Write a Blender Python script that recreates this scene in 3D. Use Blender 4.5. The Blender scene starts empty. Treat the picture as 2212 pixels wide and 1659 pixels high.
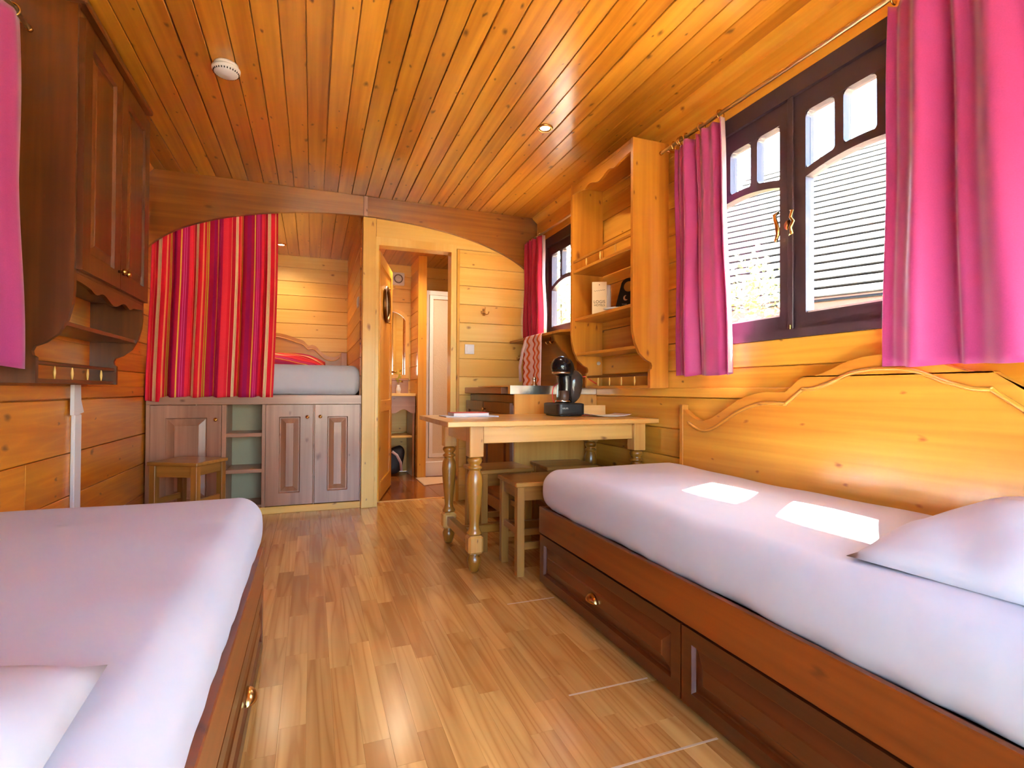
import bpy, bmesh, math, random
from mathutils import Vector, Matrix, Euler
random.seed(7)
R = math.radians
D = bpy.data
SC = bpy.context.scene
COL = SC.collection

# ------------------------------------------------------------------ camera, light, exposure
YAW, PITCH, ROLL = 20.793, 0.692, 0.307
cam_d = D.cameras.new('camera'); cam = D.objects.new('camera', cam_d); COL.objects.link(cam)
cam_d.sensor_width = 36.0; cam_d.lens = 36.0 * 1134.65 / 2212.0
cam_d.clip_start = 0.02; cam_d.clip_end = 200
def cam_matrix():
    yaw, pit, rol = R(YAW), R(PITCH), R(ROLL)
    f = Vector((math.sin(yaw)*math.cos(pit), math.cos(yaw)*math.cos(pit), math.sin(pit)))
    r = Vector((math.cos(yaw), -math.sin(yaw), 0)); u = r.cross(f)
    r2 = math.cos(rol)*r + math.sin(rol)*u; u2 = -math.sin(rol)*r + math.cos(rol)*u
    m = Matrix((r2, u2, -f)).transposed().to_4x4()
    m.translation = (0, 0, 0.93)
    return m
cam.matrix_world = cam_matrix()
SC.camera = cam

SUN_DIR = Vector((-1.0, -0.62, -2.03)).normalized()
world = D.worlds.new('sky'); SC.world = world; world.use_nodes = True
wn = world.node_tree
bg = wn.nodes['Background']
sky = wn.nodes.new('ShaderNodeTexSky'); sky.sky_type = 'NISHITA'; sky.sun_disc = False
sky.sun_elevation = math.asin(-SUN_DIR.z); sky.sun_rotation = math.atan2(-SUN_DIR.x, -SUN_DIR.y)
sky.air_density = 1.0; sky.dust_density = 1.0
wn.links.new(sky.outputs[0], bg.inputs[0]); bg.inputs[1].default_value = 1.15
sun_d = D.lights.new('sun', 'SUN'); sun_d.energy = 46.0; sun_d.angle = R(0.6); sun_d.color = (1, .95, .86)
sun = D.objects.new('sun', sun_d); COL.objects.link(sun)
sun.rotation_euler = SUN_DIR.to_track_quat('-Z', 'Y').to_euler(); sun.location = (8, 6, 14)
vs = SC.view_settings
vs.view_transform = 'Standard'; vs.look = 'None'; vs.gamma = 1.0; vs.use_curve_mapping = False
vs.exposure = 1.78
SC.cycles.max_bounces = 8; SC.cycles.diffuse_bounces = 5; SC.cycles.glossy_bounces = 3
SC.cycles.transparent_max_bounces = 12; SC.cycles.transmission_bounces = 3
SC.cycles.use_adaptive_sampling = True; SC.cycles.adaptive_threshold = 0.05
SC.cycles.sample_clamp_indirect = 24.0
SC.cycles.use_denoising = True; SC.cycles.use_light_tree = False

# ------------------------------------------------------------------ materials
def lin(c):
    return tuple(((v/255)/12.92 if v/255 <= .04045 else (((v/255)+.055)/1.055)**2.4) for v in c) + (1,)
MATS = {}
def new_mat(name):
    m = D.materials.new(name); m.use_nodes = True
    return m, m.node_tree, m.node_tree.nodes['Principled BSDF']
def setp(b, **k):
    for n, v in k.items(): b.inputs[n.replace('_', ' ')].default_value = v
def plain(name, col, rough=.5, metal=0, spec=.5, bump=0, bscale=60, var=0, **k):
    if name in MATS: return MATS[name]
    m, t, b = new_mat(name); N, L = t.nodes, t.links
    setp(b, Base_Color=lin(col), Roughness=rough, Metallic=metal)
    b.inputs['Specular IOR Level'].default_value = spec
    for n, v in k.items(): b.inputs[n.replace('_', ' ')].default_value = v
    tc = N.new('ShaderNodeTexCoord'); nz = N.new('ShaderNodeTexNoise')
    nz.inputs['Scale'].default_value = bscale; L.new(tc.outputs['Object'], nz.inputs['Vector'])
    if var:
        hs = N.new('ShaderNodeHueSaturation'); hs.inputs['Color'].default_value = lin(col)
        mr = N.new('ShaderNodeMapRange'); mr.inputs[3].default_value = 1-var; mr.inputs[4].default_value = 1+var
        L.new(nz.outputs[0], mr.inputs[0]); L.new(mr.outputs[0], hs.inputs['Value']); L.new(hs.outputs[0], b.inputs['Base Color'])
    if bump:
        bp = N.new('ShaderNodeBump'); bp.inputs['Strength'].default_value = bump; bp.inputs['Distance'].default_value = .01
        L.new(nz.outputs[0], bp.inputs['Height']); L.new(bp.outputs[0], b.inputs['Normal'])
    MATS[name] = m
    return m
def wood(name, c1, c2, axis='Y', rough=.32, knots=1.0, kscale=1.0, grain=1.0, hv=.12, coat=.25, ring=0.0, spec=.5, kn_col=(98, 42, 12), thin=None, warm=1.0):
    """varnished softwood; grain runs along the local axis; every board differs"""
    key = name + axis + (thin or '')
    c1, c2 = [(c[0], min(250, c[1]*(1+.055*warm)), c[2]*(1-.14*warm)) for c in (c1, c2)]
    if thin is None: thin = {'X': 'Y', 'Y': 'X', 'Z': 'Y'}[axis]
    if key in MATS: return MATS[key]
    m, t, b = new_mat(key); N, L = t.nodes, t.links
    tc = N.new('ShaderNodeTexCoord'); oi = N.new('ShaderNodeObjectInfo')
    off = N.new('ShaderNodeVectorMath'); off.operation = 'SCALE'; off.inputs[0].default_value = (13.1, 7.7, 29.3)
    L.new(oi.outputs['Random'], off.inputs['Scale'])
    add = N.new('ShaderNodeVectorMath'); add.operation = 'ADD'
    L.new(tc.outputs['Object'], add.inputs[0]); L.new(off.outputs[0], add.inputs[1])
    def mapping(along, across):
        mp = N.new('ShaderNodeMapping')
        s = {'X': (along, across, across), 'Y': (across, along, across), 'Z': (across, across, along)}[axis]
        mp.inputs['Scale'].default_value = s; L.new(add.outputs[0], mp.inputs['Vector']); return mp
    mg = mapping(1.2, 34)
    ng = N.new('ShaderNodeTexNoise'); ng.inputs['Scale'].default_value = 1; ng.inputs['Detail'].default_value = 2
    L.new(mg.outputs[0], ng.inputs['Vector'])
    mw = mapping(.7, 5)
    nw = N.new('ShaderNodeTexNoise'); nw.inputs['Scale'].default_value = 1; nw.inputs['Detail'].default_value = 0
    L.new(mw.outputs[0], nw.inputs['Vector'])
    mix0 = N.new('ShaderNodeMath'); mix0.operation = 'MULTIPLY_ADD'; mix0.inputs[1].default_value = .55 * grain
    L.new(ng.outputs[0], mix0.inputs[0])
    sc = N.new('ShaderNodeMath'); sc.operation = 'MULTIPLY'; sc.inputs[1].default_value = .6
    L.new(nw.outputs[0], sc.inputs[0]); L.new(sc.outputs[0], mix0.inputs[2])
    fac = mix0
    if ring:
        mr_ = mapping(.7, 15)
        wv = N.new('ShaderNodeTexNoise'); wv.inputs['Scale'].default_value = 1; wv.inputs['Detail'].default_value = 0
        L.new(mr_.outputs[0], wv.inputs['Vector'])
        ml = N.new('ShaderNodeMath'); ml.operation = 'MULTIPLY'; ml.inputs[1].default_value = 14
        fr = N.new('ShaderNodeMath'); fr.operation = 'PINGPONG'; fr.inputs[1].default_value = 1
        L.new(wv.outputs[0], ml.inputs[0]); L.new(ml.outputs[0], fr.inputs[0])
        pw = N.new('ShaderNodeMath'); pw.operation = 'POWER'; pw.inputs[1].default_value = 3
        L.new(fr.outputs[0], pw.inputs[0])
        ad = N.new('ShaderNodeMath'); ad.operation = 'MULTIPLY_ADD'; ad.inputs[1].default_value = ring
        L.new(pw.outputs[0], ad.inputs[0]); L.new(mix0.outputs[0], ad.inputs[2]); fac = ad
    cr = N.new('ShaderNodeValToRGB'); e = cr.color_ramp.elements
    e[0].position = .38; e[0].color = lin(c1); e[1].position = .8; e[1].color = lin(c2)
    L.new(fac.outputs[0], cr.inputs[0])
    col = cr.outputs[0]
    if knots:
        mk = mapping(4.6*kscale, 8.5*kscale)
        sx = N.new('ShaderNodeSeparateXYZ'); L.new(mk.outputs[0], sx.inputs[0]); cx = N.new('ShaderNodeCombineXYZ')
        oth = [a for a in 'XYZ' if a not in (axis, thin)][0]
        L.new(sx.outputs['XYZ'.index(axis)], cx.inputs[0]); L.new(sx.outputs['XYZ'.index(oth)], cx.inputs[1])
        vo = N.new('ShaderNodeTexVoronoi'); vo.voronoi_dimensions = '2D'; vo.inputs['Scale'].default_value = 1
        dz = N.new('ShaderNodeVectorMath'); dz.operation = 'MULTIPLY_ADD'; dz.inputs[1].default_value = (.34, .22, 0)
        L.new(ng.outputs['Color'], dz.inputs[0]); L.new(cx.outputs[0], dz.inputs[2]); L.new(dz.outputs[0], vo.inputs['Vector'])
        r2 = N.new('ShaderNodeMapRange'); r2.inputs[1].default_value = .03; r2.inputs[2].default_value = .125
        r2.inputs[3].default_value = 1; r2.inputs[4].default_value = 0; sp = N.new('ShaderNodeSeparateColor'); L.new(vo.outputs['Color'], sp.inputs[0])
        sz = N.new('ShaderNodeMath'); sz.operation = 'MULTIPLY_ADD'; sz.inputs[1].default_value = 1.6; sz.inputs[2].default_value = .75; L.new(sp.outputs[1], sz.inputs[0])
        dm = N.new('ShaderNodeMath'); dm.operation = 'MULTIPLY'; L.new(vo.outputs['Distance'], dm.inputs[0]); L.new(sz.outputs[0], dm.inputs[1]); L.new(dm.outputs[0], r2.inputs[0])
        gt = N.new('ShaderNodeMath'); gt.operation = 'GREATER_THAN'; gt.inputs[1].default_value = 1 - .62*knots
        L.new(sp.outputs[0], gt.inputs[0])
        mu = N.new('ShaderNodeMath'); mu.operation = 'MULTIPLY'; L.new(r2.outputs[0], mu.inputs[0]); L.new(gt.outputs[0], mu.inputs[1])
        mu2 = N.new('ShaderNodeMath'); mu2.operation = 'MULTIPLY'; mu2.inputs[1].default_value = .78; L.new(mu.outputs[0], mu2.inputs[0])
        mx = N.new('ShaderNodeMix'); mx.data_type = 'RGBA'; mx.inputs['B'].default_value = lin(kn_col)
        L.new(mu2.outputs[0], mx.inputs['Factor']); L.new(col, mx.inputs['A']); col = mx.outputs['Result']
    hs = N.new('ShaderNodeHueSaturation')
    mv = N.new('ShaderNodeMapRange'); mv.inputs[3].default_value = 1-hv; mv.inputs[4].default_value = 1+hv
    L.new(oi.outputs['Random'], mv.inputs[0]); L.new(mv.outputs[0], hs.inputs['Value']); L.new(col, hs.inputs['Color'])
    L.new(hs.outputs[0], b.inputs['Base Color'])
    setp(b, Roughness=rough, Coat_Weight=coat, Coat_Roughness=.18)
    b.inputs['Specular IOR Level'].default_value = spec
    MATS[key] = m
    return m
def ceil_w(a='Y'): return wood('ceiling_pine', (164, 92, 22), (216, 140, 54), a, rough=.3, knots=1, kscale=1.1, coat=.7, hv=.1, kn_col=(58, 20, 2), thin='Z')
def wall_w(a='Y'): return wood('wall_pine', (212, 132, 42), (242, 180, 86), a, rough=.34, knots=.55, coat=.3, hv=.07)
def wallL_w(a='Y'): return wood('wall_red_pine', (196, 98, 24), (230, 140, 46), a, rough=.36, knots=.3, coat=.25, ring=.12, hv=.1)
def pale_w(a='X'): return wood('pale_pine', (228, 170, 82), (246, 206, 126), a, rough=.4, knots=.6, coat=.15, hv=.05, grain=.7, kn_col=(146, 78, 28), warm=0.35)
def beam_w(a='X'): return wood('beam_pine', (128, 66, 22), (172, 100, 42), a, rough=.35, knots=.3, coat=.3, hv=.05)
def cab_w(a='Z'): return wood('cabinet_pine', (146, 96, 64), (186, 134, 96), a, rough=.36, knots=.35, coat=.3, hv=.05, warm=-0.3)
def shelf_w(a='Z'): return wood('shelf_pine', (166, 92, 27), (202, 130, 50), a, rough=.36, knots=.5, coat=.25, hv=.06)
def cup_w(a='Z'): return wood('cupboard_pine', (80, 37, 12), (118, 58, 20), a, rough=.36, knots=.4, coat=.25, hv=.05)
def bed_w(a='Y'): return wood('bed_pine', (106, 42, 10), (150, 66, 20), a, rough=.3, knots=.9, coat=.4, hv=.05)
def bedd_w(a='Y'): return wood('drawer_pine', (80, 30, 8), (114, 48, 16), a, rough=.3, knots=.2, coat=.4, hv=.05)
def head_w(a='Y'): return wood('headboard_pine', (190, 112, 42), (218, 150, 70), a, rough=.3, knots=.6, coat=.4, hv=.05, kn_col=(150, 74, 34))
def table_w(a='X'): return wood('table_pine', (200, 138, 66), (230, 178, 100), a, rough=.3, knots=.35, coat=.4, hv=.05, warm=0.1)
def leg_w(a='Z'): return wood('turned_pine', (142, 84, 24), (184, 120, 48), a, rough=.28, knots=.2, coat=.5, hv=.04, warm=0.5)
def stool_w(a='Z'): return wood('stool_pine', (132, 80, 32), (184, 124, 58), a, rough=.34, knots=.25, coat=.3, hv=.06, warm=0.4)
def floor_w(a='Y'): return wood('laminate_oak', (182, 121, 60), (224, 170, 102), a, rough=.26, knots=0, coat=.35, ring=-.16, hv=.08, grain=1.0, warm=0.4)
def bathf_w(a='X'): return wood('bath_parquet', (120, 60, 26), (168, 92, 44), a, rough=.22, knots=.2, coat=.4, hv=.15)
def door_w(a='Z'): return wood('door_pine', (206, 130, 44), (230, 166, 76), a, rough=.34, knots=.5, coat=.3, hv=.04)
DARKF = plain('dark_window_frame', (72, 54, 60), .38, bump=.05)
BRASS = plain('polished_brass', (214, 170, 96), .24, 1, bump=.02)
OLDBR = plain('aged_brass', (120, 84, 44), .35, 1, bump=.05)
STEEL = plain('brushed_steel', (214, 210, 200), .22, 1, bump=.03)
WHITE = plain('white_plastic', (232, 228, 222), .4, bump=.02)
SHEET = plain('white_cotton_sheet', (200, 198, 205), .85, spec=.2, bump=.55, bscale=7)
BLACK = plain('black_gloss_plastic', (20, 20, 26), .12, bump=.01)
BLACKM = plain('black_plastic', (26, 24, 24), .4, bump=.05)
SMOKE = plain('smoked_plastic', (70, 60, 56), .1, bump=.01)
GREYB = plain('grey_back_panel', (176, 164, 132), .7, bump=.05)
PAPER = plain('white_paper', (236, 232, 228), .7, bump=.03)
CREAMP = plain('cream_card', (226, 204, 164), .7, bump=.03)
INK = plain('dark_ink', (40, 34, 26), .7, bump=.02)
RED = plain('red_cover', (196, 52, 44), .5, bump=.03)
def cloth(name, col, rough=.7, trans=.35, sheen=.2):
    if name in MATS: return MATS[name]
    m, t, b = new_mat(name); N, L = t.nodes, t.links
    tc = N.new('ShaderNodeTexCoord'); nz = N.new('ShaderNodeTexNoise'); nz.inputs['Scale'].default_value = 260
    L.new(tc.outputs['Object'], nz.inputs['Vector'])
    hs = N.new('ShaderNodeHueSaturation'); hs.inputs['Color'].default_value = lin(col)
    mr = N.new('ShaderNodeMapRange'); mr.inputs[3].default_value = .88; mr.inputs[4].default_value = 1.12
    L.new(nz.outputs[0], mr.inputs[0]); L.new(mr.outputs[0], hs.inputs['Value'])
    L.new(hs.outputs[0], b.inputs['Base Color']); setp(b, Roughness=rough, Sheen_Weight=sheen)
    b.inputs['Specular IOR Level'].default_value = .25
    tr = N.new('ShaderNodeBsdfTranslucent'); L.new(hs.outputs[0], tr.inputs[0])
    mx = N.new('ShaderNodeMixShader'); mx.inputs[0].default_value = trans
    L.new(b.outputs[0], mx.inputs[1]); L.new(tr.outputs[0], mx.inputs[2]); L.new(mx.outputs[0], t.nodes['Material Output'].inputs[0])
    MATS[name] = m
    return m
def striped(name, stops, period, rough=.8):
    """woven stripes laid out along the cloth's own width (UV)"""
    m, t, b = new_mat(name); N, L = t.nodes, t.links
    tc = N.new('ShaderNodeTexCoord'); sx = N.new('ShaderNodeSeparateXYZ'); L.new(tc.outputs['UV'], sx.inputs[0])
    dv = N.new('ShaderNodeMath'); dv.operation = 'DIVIDE'; dv.inputs[1].default_value = period; L.new(sx.outputs[0], dv.inputs[0])
    fr = N.new('ShaderNodeMath'); fr.operation = 'FRACT'; L.new(dv.outputs[0], fr.inputs[0])
    cr = N.new('ShaderNodeValToRGB'); cr.color_ramp.interpolation = 'CONSTANT'
    el = cr.color_ramp.elements
    el[0].position = stops[0][0]; el[0].color = lin(stops[0][1]); el[1].position = stops[1][0]; el[1].color = lin(stops[1][1])
    for p, c in stops[2:]:
        x = el.new(p); x.color = lin(c)
    L.new(fr.outputs[0], cr.inputs[0])
    nz = N.new('ShaderNodeTexNoise'); nz.inputs['Scale'].default_value = 300; L.new(tc.outputs['Object'], nz.inputs['Vector'])
    hs = N.new('ShaderNodeHueSaturation'); mr = N.new('ShaderNodeMapRange'); mr.inputs[3].default_value = .85; mr.inputs[4].default_value = 1.15
    L.new(nz.outputs[0], mr.inputs[0]); L.new(mr.outputs[0], hs.inputs['Value']); L.new(cr.outputs[0], hs.inputs['Color'])
    L.new(hs.outputs[0], b.inputs['Base Color']); setp(b, Roughness=rough); b.inputs['Specular IOR Level'].default_value = .2
    MATS[name] = m
    return m
def glass_mat():
    m, t, b = new_mat('window_glass'); N, L = t.nodes, t.links
    N.remove(b)
    tr = N.new('ShaderNodeBsdfTransparent'); tr.inputs[0].default_value = (.96, .98, .98, 1)
    gl = N.new('ShaderNodeBsdfGlossy'); gl.inputs['Roughness'].default_value = .02
    lw = N.new('ShaderNodeLayerWeight'); pw = N.new('ShaderNodeMath'); pw.operation = 'POWER'; pw.inputs[1].default_value = 4
    fz = N.new('ShaderNodeMath'); fz.operation = 'MULTIPLY_ADD'; fz.inputs[1].default_value = .8; fz.inputs[2].default_value = .03
    L.new(lw.outputs['Facing'], pw.inputs[0]); L.new(pw.outputs[0], fz.inputs[0])
    mx = N.new('ShaderNodeMixShader'); L.new(fz.outputs[0], mx.inputs[0]); L.new(tr.outputs[0], mx.inputs[1]); L.new(gl.outputs[0], mx.inputs[2])
    L.new(mx.outputs[0], N['Material Output'].inputs[0])
    MATS['window_glass'] = m
    return m
GLASS = glass_mat()
def emit(name, col, strength):
    m, t, b = new_mat(name); setp(b, Base_Color=lin(col), Emission_Color=lin(col), Emission_Strength=strength)
    MATS[name] = m
    return m
PINK = cloth('pink_satin', (176, 58, 120), .5, .13, .35)
CRIM = cloth('crimson_cloth', (200, 44, 78), .7, .3)
LINING = cloth('pale_lining', (236, 214, 214), .8, .5)

# ------------------------------------------------------------------ object helpers
WL = {}
def reg(o, parent, loc):
    loc = Vector(loc); WL[o] = loc
    if parent is not None:
        o.parent = parent; o.location = loc - WL[parent]
    else: o.location = loc
    COL.objects.link(o)
    return o
def tag(o, label=None, cat=None, group=None, kind=None):
    if label: o['label'] = label
    if cat: o['category'] = cat
    if group: o['group'] = group
    if kind: o['kind'] = kind
    return o
def thing(name, label, cat, loc=(0, 0, 0), group=None):
    o = D.objects.new(name, None); o.empty_display_size = .05
    reg(o, None, loc); return tag(o, label, cat, group)
def mk(name, verts, faces, mat, parent=None, loc=(0, 0, 0), smooth=False):
    me = D.meshes.new(name); me.from_pydata([tuple(v) for v in verts], [], faces)
    me.materials.append(mat)
    bm = bmesh.new(); bm.from_mesh(me); bmesh.ops.recalc_face_normals(bm, faces=bm.faces); bm.to_mesh(me); bm.free()
    if smooth:
        me.polygons.foreach_set('use_smooth', [True]*len(me.polygons)); me.update()
    return reg(D.objects.new(name, me), parent, loc)
BOXC = {}
def box_mesh(sx, sy, sz, ch, mat):
    key = (round(sx, 4), round(sy, 4), round(sz, 4), ch, mat.name)
    if key in BOXC: return BOXC[key]
    h = (sx/2, sy/2, sz/2); c = min(ch, *[v*.45 for v in h])
    V = []; idx = {}
    for s in [(a, b_, d) for a in (-1, 1) for b_ in (-1, 1) for d in (-1, 1)]:
        for ax in range(3):
            p = [s[i]*(h[i]-(0 if i == ax else c)) for i in range(3)]
            idx[(s, ax)] = len(V); V.append(p)
    F = []
    for ax in range(3):
        o1, o2 = [i for i in range(3) if i != ax]
        for sg in (-1, 1):
            q = []
            for a, b_ in ((-1, -1), (1, -1), (1, 1), (-1, 1)):
                s = [0]*3; s[ax] = sg; s[o1] = a; s[o2] = b_; q.append(idx[(tuple(s), ax)])
            F.append(q)
    for ax in range(3):
        o1, o2 = [i for i in range(3) if i != ax]
        for a in (-1, 1):
            for b_ in (-1, 1):
                s0 = [0]*3; s1 = [0]*3
                s0[ax], s1[ax] = -1, 1
                for s in (s0, s1): s[o1] = a; s[o2] = b_
                s0, s1 = tuple(s0), tuple(s1)
                F.append([idx[(s0, o1)], idx[(s1, o1)], idx[(s1, o2)], idx[(s0, o2)]])
    for s in [(a, b_, d) for a in (-1, 1) for b_ in (-1, 1) for d in (-1, 1)]:
        F.append([idx[(s, 0)], idx[(s, 1)], idx[(s, 2)]])
    me = D.meshes.new('box'); me.from_pydata(V, [], F); me.materials.append(mat)
    bm = bmesh.new(); bm.from_mesh(me); bmesh.ops.recalc_face_normals(bm, faces=bm.faces); bm.to_mesh(me); bm.free()
    BOXC[key] = me
    return me
def box(name, x0, x1, y0, y1, z0, z1, mat, parent=None, ch=.002):
    me = box_mesh(x1-x0, y1-y0, z1-z0, ch, mat)
    return reg(D.objects.new(name, me), parent, ((x0+x1)/2, (y0+y1)/2, (z0+z1)/2))
def boxes(name, lst, mat, parent=None, loc=(0, 0, 0)):
    """several touching boxes of ONE piece in one mesh"""
    V = []; F = []
    for x0, x1, y0, y1, z0, z1 in lst:
        n = len(V)
        V += [(x, y, z) for x in (x0, x1) for y in (y0, y1) for z in (z0, z1)]
        F += [[n+i for i in f] for f in ((0, 1, 3, 2), (4, 6, 7, 5), (0, 4, 5, 1), (2, 3, 7, 6), (0, 2, 6, 4), (1, 5, 7, 3))]
    V = [(v[0]-loc[0], v[1]-loc[1], v[2]-loc[2]) for v in V]
    return mk(name, V, F, mat, parent, loc)
def prism(name, pts, ax, a0, a1, mat, parent=None, smooth=False):
    """polygon in the plane across axis ax, extruded a0..a1; pts in the two other axes in order"""
    o = [i for i in range(3) if i != ax]
    cx = sum(p[0] for p in pts)/len(pts); cy = sum(p[1] for p in pts)/len(pts); ca = (a0+a1)/2
    loc = [0]*3; loc[ax] = ca; loc[o[0]] = cx; loc[o[1]] = cy
    V = []
    for a in (a0, a1):
        for p in pts:
            v = [0]*3; v[ax] = a-ca; v[o[0]] = p[0]-cx; v[o[1]] = p[1]-cy; V.append(v)
    n = len(pts)
    F = [list(range(n)), list(range(n, 2*n))] + [[i, (i+1) % n, n+(i+1) % n, n+i] for i in range(n)]
    return mk(name, V, F, mat, parent, loc)
def lathe(name, prof, mat, parent=None, loc=(0, 0, 0), n=20, axis='Z', smooth=True):
    V = []; F = []
    for r, z in prof:
        for k in range(n):
            a = 2*math.pi*k/n; V.append((r*math.cos(a), r*math.sin(a), z))
    for i in range(len(prof)-1):
        for k in range(n):
            F.append([i*n+k, i*n+(k+1) % n, (i+1)*n+(k+1) % n, (i+1)*n+k])
    F.append(list(range(n))); F.append(list(range((len(prof)-1)*n, len(prof)*n)))
    if axis == 'X': V = [(z, x, y) for x, y, z in V]
    if axis == 'Y': V = [(x, z, y) for x, y, z in V]
    o = mk(name, V, F, mat, parent, loc, smooth)
    return o
def tube(name, path, r, mat, parent=None, n=8, closed=False, loc=None):
    P = [Vector(p) for p in path]; loc = Vector(loc) if loc is not None else P[0].copy()
    V = []; F = []; m = len(P); up = None
    for i, p in enumerate(P):
        t = (P[(i+1) % m]-P[i-1]) if closed else (P[min(i+1, m-1)]-P[max(i-1, 0)])
        t.normalize()
        if up is None: up = t.orthogonal().normalized()
        up = (up-t*up.dot(t)).normalized(); w = t.cross(up)
        rr = r[i] if isinstance(r, (list, tuple)) else r
        for k in range(n):
            a = 2*math.pi*k/n; V.append(p-loc+rr*(math.cos(a)*up+math.sin(a)*w))
    for i in range(m if closed else m-1):
        j = (i+1) % m
        for k in range(n): F.append([i*n+k, i*n+(k+1) % n, j*n+(k+1) % n, j*n+k])
    if not closed: F += [list(range(n)), list(range((m-1)*n, m*n))]
    return mk(name, V, F, mat, parent, loc, True)
def ring(name, c, rad, r, axis, mat, parent=None, n=20, m=8):
    pts = []
    for k in range(n):
        a = 2*math.pi*k/n; u, v = rad*math.cos(a), rad*math.sin(a)
        pts.append(Vector(c)+Vector({'X': (0, u, v), 'Y': (u, 0, v), 'Z': (u, v, 0)}[axis]))
    return tube(name, pts, r, mat, parent, m, True, c)
def grid(name, fn, nu, nv, mat, parent=None, loc=(0, 0, 0), uv=None, thick=0, smooth=True):
    V = []; F = []; loc = Vector(loc)
    for j in range(nv+1):
        for i in range(nu+1): V.append(Vector(fn(i/nu, j/nv))-loc)
    for j in range(nv):
        for i in range(nu): F.append([j*(nu+1)+i, j*(nu+1)+i+1, (j+1)*(nu+1)+i+1, (j+1)*(nu+1)+i])
    me = D.meshes.new(name); me.from_pydata([tuple(v) for v in V], [], F); me.materials.append(mat)
    if uv:
        l = me.uv_layers.new(name='UVMap')
        for p in me.polygons:
            for li in p.loop_indices:
                vi = me.loops[li].vertex_index; l.data[li].uv = uv((vi % (nu+1))/nu, (vi // (nu+1))/nv)
    me.polygons.foreach_set('use_smooth', [smooth]*len(me.polygons))
    o = reg(D.objects.new(name, me), parent, loc)
    if thick:
        md = o.modifiers.new('thickness', 'SOLIDIFY'); md.thickness = thick; md.offset = 0
    return o
def soft_box(name, c, h, r, mat, parent=None, n=(24, 40, 10), fn=None):
    """upholstered block with rounded edges; fn moves points"""
    V = []; F = []; vid = {}
    def pt(p):
        key = tuple(round(v, 5) for v in p)
        if key in vid: return vid[key]
        q = [max(-(h[i]-r[i]), min(h[i]-r[i], p[i])) for i in range(3)]
        d = Vector([(p[i]-q[i])/r[i] for i in range(3)]); L = d.length
        if L > 0: d = d/L*max(abs(v) for v in d) if L > 0 else d
        L2 = max(abs((p[i]-q[i])/r[i]) for i in range(3))
        dd = Vector([(p[i]-q[i])/r[i] for i in range(3)])
        if dd.length > 0: dd = dd.normalized()*L2
        v = Vector([q[i]+dd[i]*r[i] for i in range(3)])
        if fn: v = Vector(fn(v))
        vid[key] = len(V); V.append(v); return vid[key]
    def ticks(i):
        k = n[i]; e = 6; a = h[i]-r[i]
        t = [-h[i]+r[i]*j/e for j in range(e)]
        t += [-a+2*a*j/k for j in range(k+1)]
        t += [a+r[i]*j/e for j in range(1, e+1)]
        return t
    T = [ticks(i) for i in range(3)]
    for ax in range(3):
        o = [i for i in range(3) if i != ax]
        for s in (-1, 1):
            for i in range(len(T[o[0]])-1):
                for j in range(len(T[o[1]])-1):
                    q = []
                    for a, b_ in ((i, j), (i+1, j), (i+1, j+1), (i, j+1)):
                        p = [0]*3; p[ax] = s*h[ax]; p[o[0]] = T[o[0]][a]; p[o[1]] = T[o[1]][b_]; q.append(pt(p))
                    if len(set(q)) >= 3: F.append(list(dict.fromkeys(q)))
    return mk(name, V, F, mat, parent, c, True)
def text(name, s, size, mat, parent, loc, rot, ext=.0004, width=None):
    cu = D.curves.new(name, 'FONT'); cu.body = s; cu.size = size; cu.extrude = ext; cu.align_x = 'CENTER'; cu.align_y = 'CENTER'
    tmp = D.objects.new('tmp', cu); COL.objects.link(tmp)
    dg = bpy.context.evaluated_depsgraph_get(); me = D.meshes.new_from_object(tmp.evaluated_get(dg))
    D.objects.remove(tmp); me.materials.clear(); me.materials.append(mat)
    o = D.objects.new(name, me); reg(o, parent, loc); o.rotation_euler = rot
    return o
def copy_tree(root, loc, rotz=0, label=None):
    r = root.copy(); COL.objects.link(r); r.location = loc; r.rotation_euler = (0, 0, rotz); WL[r] = Vector(loc)
    if label: r['label'] = label
    for c in [o for o in list(root.children)]:
        k = c.copy(); COL.objects.link(k); k.parent = r
        for g in list(c.children):
            q = g.copy(); COL.objects.link(q); q.parent = k
    return r
def clip_rects(u0, u1, z0, z1, holes):
    """split a rectangle around rectangular holes"""
    out = [(u0, u1, z0, z1)]
    for a, b, c, d in holes:
        nxt = []
        for (p, q, r_, s) in out:
            if q <= a or p >= b or s <= c or r_ >= d: nxt.append((p, q, r_, s)); continue
            if r_ < c: nxt.append((p, q, r_, c))
            if s > d: nxt.append((p, q, d, s))
            zz0, zz1 = max(r_, c), min(s, d)
            if p < a: nxt.append((p, a, zz0, zz1))
            if q > b: nxt.append((b, q, zz0, zz1))
        out = nxt
    return out
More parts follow.
